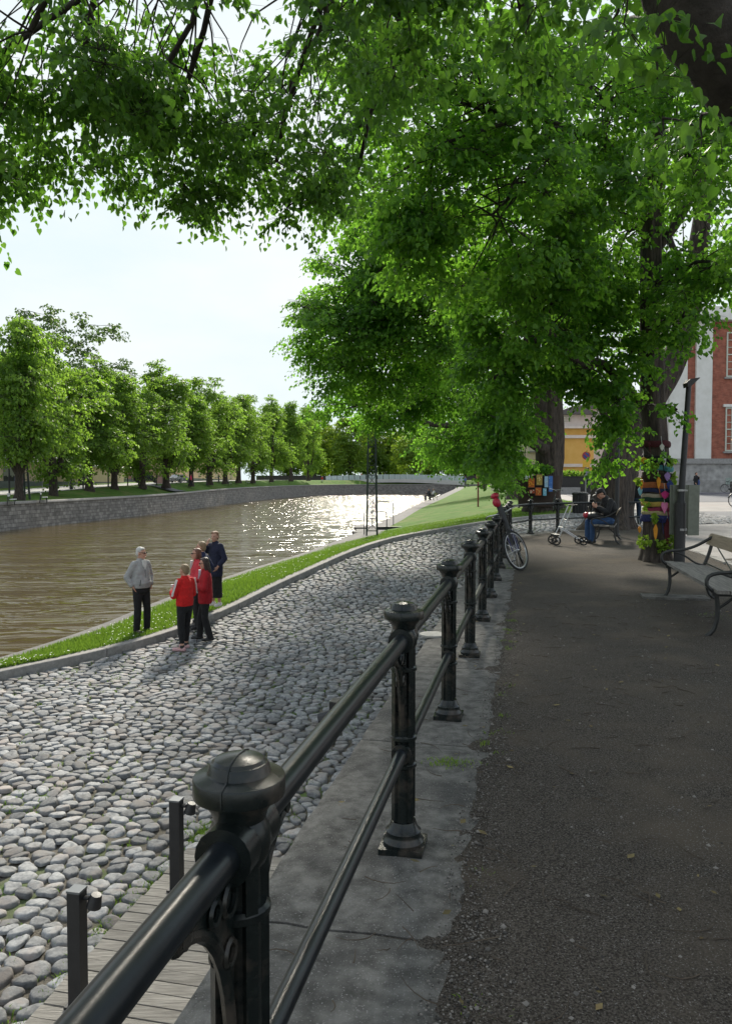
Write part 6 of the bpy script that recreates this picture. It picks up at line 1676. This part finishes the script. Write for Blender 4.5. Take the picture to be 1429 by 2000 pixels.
bank_house('pink_brick_house', 'pinkish brick gatehouse between the two cream buildings', -47, 139, 158, 1.6, 5.6, pinkb, 2, rfr, plg, [(4, 1.2, 1.4, 2, 2, 3), (9, 1.2, 1.4, 2, 2, 3), (14, 1.2, 1.4, 2, 2, 3)])
bank_house('ochre_building', 'second cream building with a small square window near the footbridge', -39.5, 160, 232, 2.0, 5.6, mat('ochre plaster', (.66, .48, .30), (.72, .54, .36), 1.0, rough=.9), 2.4, rf, plg, [(62, 1.6, 1.7, 2.0, 2, 3), (20, 1.6, 1.7, 2.0, 2, 3), (40, 1.6, 1.7, 2.0, 2, 3)])
# dark van and cars by the gatehouse
def car(label, p, rz, paint, L=4.3, van=False):
    c = thing('parked_car', label, 'car', p, rz, 'cars parked on the far bank'); mb = MB(); hh = 1.9 if van else 1.42
    prof = [(-L / 2, .35), (-L / 2, .85), (-L / 2 + .3, .95 if not van else 1.2), (-L / 2 + .7, hh) if van else (-L / 2 + .9, hh), (L / 2 - 1.9, hh), (L / 2 - 1.1, .98), (L / 2 - .1, .85), (L / 2, .6), (L / 2, .35)]
    mb.prism(prof, -.85, .85, lambda u, v, d: (u, d * (1 if v < 1 else .9), v)); mb.build('body', paint, c, angle=20)
    mb = MB(); mb.prism([(-L / 2 + 1.0, 1.0), (-L / 2 + 1.15, hh - .12), (L / 2 - 1.95, hh - .12), (L / 2 - 1.35, 1.0)], -.862, .862, lambda u, v, d: (u, d * (1 if v < 1.01 else .91), v)); mb.build('side_window', glass, c, smooth=False)
    for x in (-L / 2 + .8, L / 2 - .85):
        for y in (-.8, .8): mb = MB(); mb.lathe([(.001, -.1), (.31, -.1), (.31, .1), (.001, .1)], (x, y, .32), 16, Matrix.Rotation(pi / 2, 3, 'X')); mb.build('wheel', M['tyre'], c)
    return c
q = W(287, 945, 132); car('dark van parked in front of the gatehouse on the far bank', (q.x, q.y, zroad(132) + .06), .4, flat('black car paint', (.015, .016, .02), .25), 4.6, True)
q = W(352, 945, 138); car('silver car parked behind the bicycles on the far bank', (q.x, q.y, zroad(138) + .06), 1.2, flat('silver car paint', (.45, .46, .47), .3, metal=.3))
# white parasol glimpsed between the first trees
q = W(82, 870, 92); pr_ = thing('parasol', 'white parasol glimpsed between the left lindens on the far bank', 'parasol', (q.x, q.y, zroad(92)))
h = q.z - zroad(92); mb = MB(); mb.tube([(0, 0, 0), (0, 0, h)], .05, 8); mb.build('pole', flat('zinc', (.35, .35, .35), .4), pr_)
mb = MB(); mb.lathe([(1.9, h - .35), (1.92, h - .5), (1.88, h - .33), (.9, h + .0), (.05, h + .25)], (0, 0, 0), 8); mb.build('canopy', flat('white canvas', (.7, .72, .74), .8), pr_, smooth=False)

# lamps, posts and the leaning mast on the far bank
def slim_lamp(label, px, by, Y, ty):
    p = W(px, by, Y); h = (by - ty) * Y / F; o = thing('slim_lamp', label, 'lamp post', tuple(p), 0, 'slim lamp posts on the far bank')
    mb = MB(); mb.tube([(0, 0, -.3), (0, 0, h)], [.10, .075], 8); mb.build('pole', M['black'], o)
    mb = MB(); mb.box((-.30, 0, h), (.75, .22, .10)); mb.build('lamp_head', M['black'], o, smooth=False)
for i, (px, by, Y, ty) in enumerate([(19, 960, 75, 914), (100, 955, 84, 925), (163, 954, 90, 915), (212, 951, 96, 912), (250, 951, 104, 928), (271, 951, 106, 905), (306, 950, 112, 908), (319, 951, 112, 930), (404, 945, 135, 925)]):
    slim_lamp(['slim lamp post at the left edge before the annex', 'slim lamp post just left of the forked broad linden', 'slim lamp post right of the street lantern', 'slim lamp post left of the latticed window', 'short slim post before the end of the cream building', 'slim lamp post close by the narrow linden', 'slim lamp post left of the tallest linden', 'short post touching the tallest linden', 'slim post by the dark narrow linden'][i], px, by, Y, ty)
p = W(140, 954, 88); o = thing('street_lantern', 'taller street lantern with pale glass head beside the yellow round sign on the far bank', 'street lantern', tuple(p))
h = (954 - 905) * 88 / F; mb = MB(); mb.lathe([(.2, -.2), (.2, .5), (.09, .8), (.07, h), (.001, h + .01)], (0, 0, 0), 10); mb.build('pole', M['black'], o); mb = MB(); mb.lathe([(.12, h), (.24, h + .5), (.1, h + .65), (.001, h + .7)], (0, 0, 0), 8); mb.build('lantern', flat('lantern glass', (.55, .58, .6), .2), o)
p = W(137, 952, 88.5); o = thing('road_sign', 'round yellow road sign with dark rim on the far bank', 'road sign', tuple(p)); h = (952 - 913) * 88 / F
mb = MB(); mb.tube([(0, 0, -.2), (0, 0, h + .2)], .04, 6); mb.build('pole', M['zinc'], o); mb = MB(); mb.lathe([(.001, -.02), (.30, -.02), (.30, .02), (.001, .02)], (0, -.06, h), 20, Matrix.Rotation(pi / 2, 3, 'X')); mb.build('disc', flat('sign yellow', (.72, .42, .03), .4), o, smooth=False)
mb = MB(); mb.tube([(.33 * cos(a), -.08, h + .33 * sin(a)) for a in np.linspace(0, 2 * pi, 21)], .045, 5, False); mb.build('rim', flat('sign red', (.42, .02, .02), .4), o)
mb = MB(); mb.box((0, -.09, h), (.10, .02, .3)); mb.build('mark', M['black'], o, smooth=False)
p = W(54, 972, 68); o = thing('leaning_mast', 'tall leaning grey steel mast before the left lindens on the far bank', 'mast', tuple(p)); tp = W(45, 822, 68) - p
mb = MB(); mb.tube([(-.22, 0, -.3), tp + Vector((-.1, 0, 0))], [.10, .07], 8); mb.build('leg', M['mast'], o); mb = MB(); mb.tube([(.22, 0, -.3), tp + Vector((.08, 0, 0))], [.10, .07], 8); mb.build('leg', M['mast'], o)
mb = MB()
for k in range(1, 16):
    c = tp * (k / 16); s = .22 - .13 * k / 16; mb.beam((c.x - s, 0, c.z), (c.x + s, 0, c.z + (.2 if k % 2 else -.2)), .04, .04)
mb.build('bracing', M['mast'], o, smooth=False)
# white benches on the far bank
def wbench(label, px, by, Y, rz):
    p = W(px, by, Y); o = thing('white_bench', label, 'bench', tuple(p), rz, 'white benches on the far bank')
    mb = MB(); mb.box((0, .1, .45), (2.0, .42, .06)); mb.build('seat', flat('white bench paint', (.62, .62, .6), .6), o, smooth=False)
    mb = MB(); mb.box((0, -.24, .82), (2.0, .05, .28), M=Matrix.Rotation(.2, 3, 'X')); mb.build('backrest', M['white bench paint'], o, smooth=False)
    for s in (-.8, .8): mb = MB(); mb.beam((s, .26, 0), (s, .2, .44), .06, .06); mb.beam((s, -.3, -.05), (s, -.22, .9), .06, .06); mb.build('leg', M['black'], o, smooth=False)
for a in [('white bench nearest the left picture edge on the far bank', 24, 986, 61.5, -1.2), ('white bench right of the leaning mast on the far bank', 86, 981, 66.5, -1.2), ('white bench on the bank right of the ramp', 449, 948, 150, -1.3), ('white bench farthest along the bank near the footbridge', 484, 946, 175, -1.2)]: wbench(*a)
# information board by the pink gatehouse
p = W(312, 948, 122); o = thing('notice_board', 'pinkish notice board by the slim lamps on the far bank', 'notice board', tuple(p)); mb = MB(); mb.box((0, 0, 1.0), (1.2, .1, 1.4)); mb.build('panel', flat('pink board', (.5, .3, .27), .7), o, smooth=False)
for s in (-.5, .5): mb = MB(); mb.tube([(s, .08, -.2), (s, .08, 1.7)], .05, 6); mb.build('leg', M['black'], o)
# parked bicycles on the far bank as small bicycles
bp = [x for x in COL.objects if x.name == 'bicycle.001'][0]
for k in range(5):
    q = W(333 + k * 8, 945, 128); o = dup(bp, (q.x, q.y, zroad(128) + .1), -.9 + .2 * k, 'bicycle in the row parked by the ramp on the far bank', 'bicycles in the row by the ramp'); 

# ---- footbridge
YBR = 290
fb = thing('footbridge', 'low pale footbridge with glass parapet crossing the river', 'bridge', (0, YBR, 0))
xa, xb = W(636, 940, YBR).x, W(905, 940, YBR).x; mb = MB(); gl = MB(); n = 24
def dz(t): return W(700, 941 - 3.5 * sin(pi * t), YBR).z
vs = []; fs = []
for i in range(n + 1):
    t = i / n; x = lerp(xa, xb, t); z = dz(t)
    for (y, zz_) in ((-2.2, z - .9 - .5 * (1 - sin(pi * t))), (-2.2, z + .35), (2.2, z + .35), (2.2, z - .9)): vs.append((x, y, zz_))
for i in range(n):
    for j in range(4): fs.append((i * 4 + j, i * 4 + (j + 1) % 4, i * 4 + 4 + (j + 1) % 4, i * 4 + 4 + j))
mb.add(vs, fs); mb.build('deck', mat('pale deck concrete', (.46, .45, .43), (.52, .51, .49), .6, rough=.8), fb, smooth=False)
for y in (-2.15, 2.15):
    mb = MB()
    for i in range(n): t, t2 = i / n, (i + 1) / n; mb.beam((lerp(xa, xb, t + .003), y, dz(t) + 1.25), (lerp(xa, xb, t2 - .003), y, dz(t2) + 1.25), .05, 1.75, up=(0, 0, 1))
    mb.build('glass_parapet', flat('pale glass parapet', (.42, .50, .50), .25), fb, smooth=False)
mb = MB(); mb.box((xa + 1, 2, -.5), (3, 6, 6)); mb.box((xb - 1, 2, -.5), (3, 6, 6)); mb.build('abutment', M['kerb'], fb, smooth=False)
hd2 = MB(); hd2.box((10, 312, 3.6), (110, 1.2, 3.0)); hd2.box((10, 312, 5.2), (112, 1.4, .2)); tag(hd2.build('park_wall', flat('dark park wall', (.05, .045, .04), .9), smooth=False), 'dark wall band in front of the park beyond the footbridge', 'wall')
# ================================================================== grass and small growth
def blades(name, P, h, m, w=.006, lean=.35, rg=RNG):
    n = len(P); a = rg.random(n) * 2 * pi; hh = h * rg.uniform(.5, 1.3, n); ww = w * rg.uniform(.7, 1.5, n)
    dx, dy = np.cos(a), np.sin(a); l = rg.uniform(0, lean, n) * hh; la = rg.random(n) * 2 * pi
    V = np.empty((n, 5, 3))
    for k, (t, s) in enumerate(((0, -1), (0, 1), (.55, .75), (.55, -.75), (1, 0))):
        V[:, k, 0] = P[:, 0] + dx * ww * s + np.cos(la) * l * t * t; V[:, k, 1] = P[:, 1] + dy * ww * s + np.sin(la) * l * t * t; V[:, k, 2] = P[:, 2] + hh * t * (1 - .15 * t) - .01
    b = np.arange(n)[:, None] * 5
    return tag(link(name, np_mesh(name, V.reshape(-1, 3), [b + np.array([[0, 1, 2, 3]]), b + np.array([[3, 2, 4]])]), m), kind='stuff')
def lawn_points(n, ya, yb, pw=1.4):
    out = []
    while len(out) < n:
        Y = ya + (yb - ya) * random.random() ** pw; xl, _ = lawn_left(Y); xr, _ = lawn_right(Y)
        x = random.uniform(xl - .12, xr + .02)
        if abs(x) > .56 * Y + 1: continue
        out.append((x, Y, lawn_z(x, Y)))
    return np.array(out)
P = lawn_points(90000, 9, 46, 1.25); k = np.array([.7 + .6 * nz3(x, y, 0, .7) for x, y in P[:, :2]])
blades('grass', P, .075 * (1 + k * .5), M['blade'], .007)
fl = []
for (x, y, z) in lawn_points(5200, 10, 44, 1.2):
    if nz3(x, y, 6, .55) > -.05 and random.random() < .30: fl.append((x, y, z + .05 + random.random() * .03))
fl = np.array(fl); V = []; 
o = np.array([(1, 0, 0), (.3, .95, 0), (-.8, .6, 0), (-.8, -.6, 0), (.3, -.95, 0), (0, 0, .6)]) * .016
V = fl[:, None, :] + o[None] * RNG.uniform(.6, 1.2, (len(fl), 1, 1)); b = np.arange(len(fl))[:, None, None] * 6
f = (b + np.array([[0, 1, 5], [1, 2, 5], [2, 3, 5], [3, 4, 5], [4, 0, 5]])[None]).reshape(-1, 3)
tag(link('clover_flowers', np_mesh('clover_flowers', V.reshape(-1, 3), [f]), M['flower']), kind='stuff')
# tufts between the cobbles, along the wall foot and by the boardwalk
T = []
for i in range(7000):
    x, y = COBP[random.randrange(len(COBP))]; xk, xw = kerb_x(y), wall_x(y); e = min(x - xk, xw - x)
    pr = .16 + .6 * (nz3(x, y, 2, .6) > .08) + .7 * (e < .5)
    if y > 17: pr *= 1.2
    if random.random() < pr:
        c = Vector((x + random.uniform(-.1, .1), y + random.uniform(-.1, .1), 0)); m_ = random.randint(4, 14)
        for _ in range(m_): T.append((c.x + random.gauss(0, .028), c.y + random.gauss(0, .028), zc(c.y) - .005))
for i in range(420):
    t = random.uniform(-3, 2.6); c = A + RD * t + RN * (.05 + abs(random.gauss(0, .10)))
    for _ in range(10): T.append((c.x + random.gauss(0, .03), c.y + random.gauss(0, .03), zc(c.y) - .005))
blades('cobble_tufts', np.array(T), .05, M['blade'], .0042, .9)
# moss and grass patches on the promenade
T = []
def patch(px, py, rx, ry, n):
    c = G(px, py, .01)
    for _ in range(n): T.append((c.x + random.gauss(0, rx), c.y + random.gauss(0, ry), plaza_z(c.y) * .75 + .008))
patch(880, 1488, .06, .035, 260); patch(1275, 1122, .28, .16, 900); patch(1305, 1135, .2, .15, 400); patch(1345, 1178, .12, .12, 350); patch(1395, 1205, .14, .12, 500); patch(980, 1105, .10, .3, 300); patch(1425, 1210, .1, .1, 250)
for _ in range(26):
    Y = random.uniform(1.6, 9); c = R0 + RD * (Y - 1.3) - RN * random.gauss(.34, .05)
    for _ in range(26): T.append((c.x + random.gauss(0, .025), c.y + random.gauss(0, .03), .01))
blades('path_tufts', np.array(T), .026, M['ivy'], .0022, 1.0)
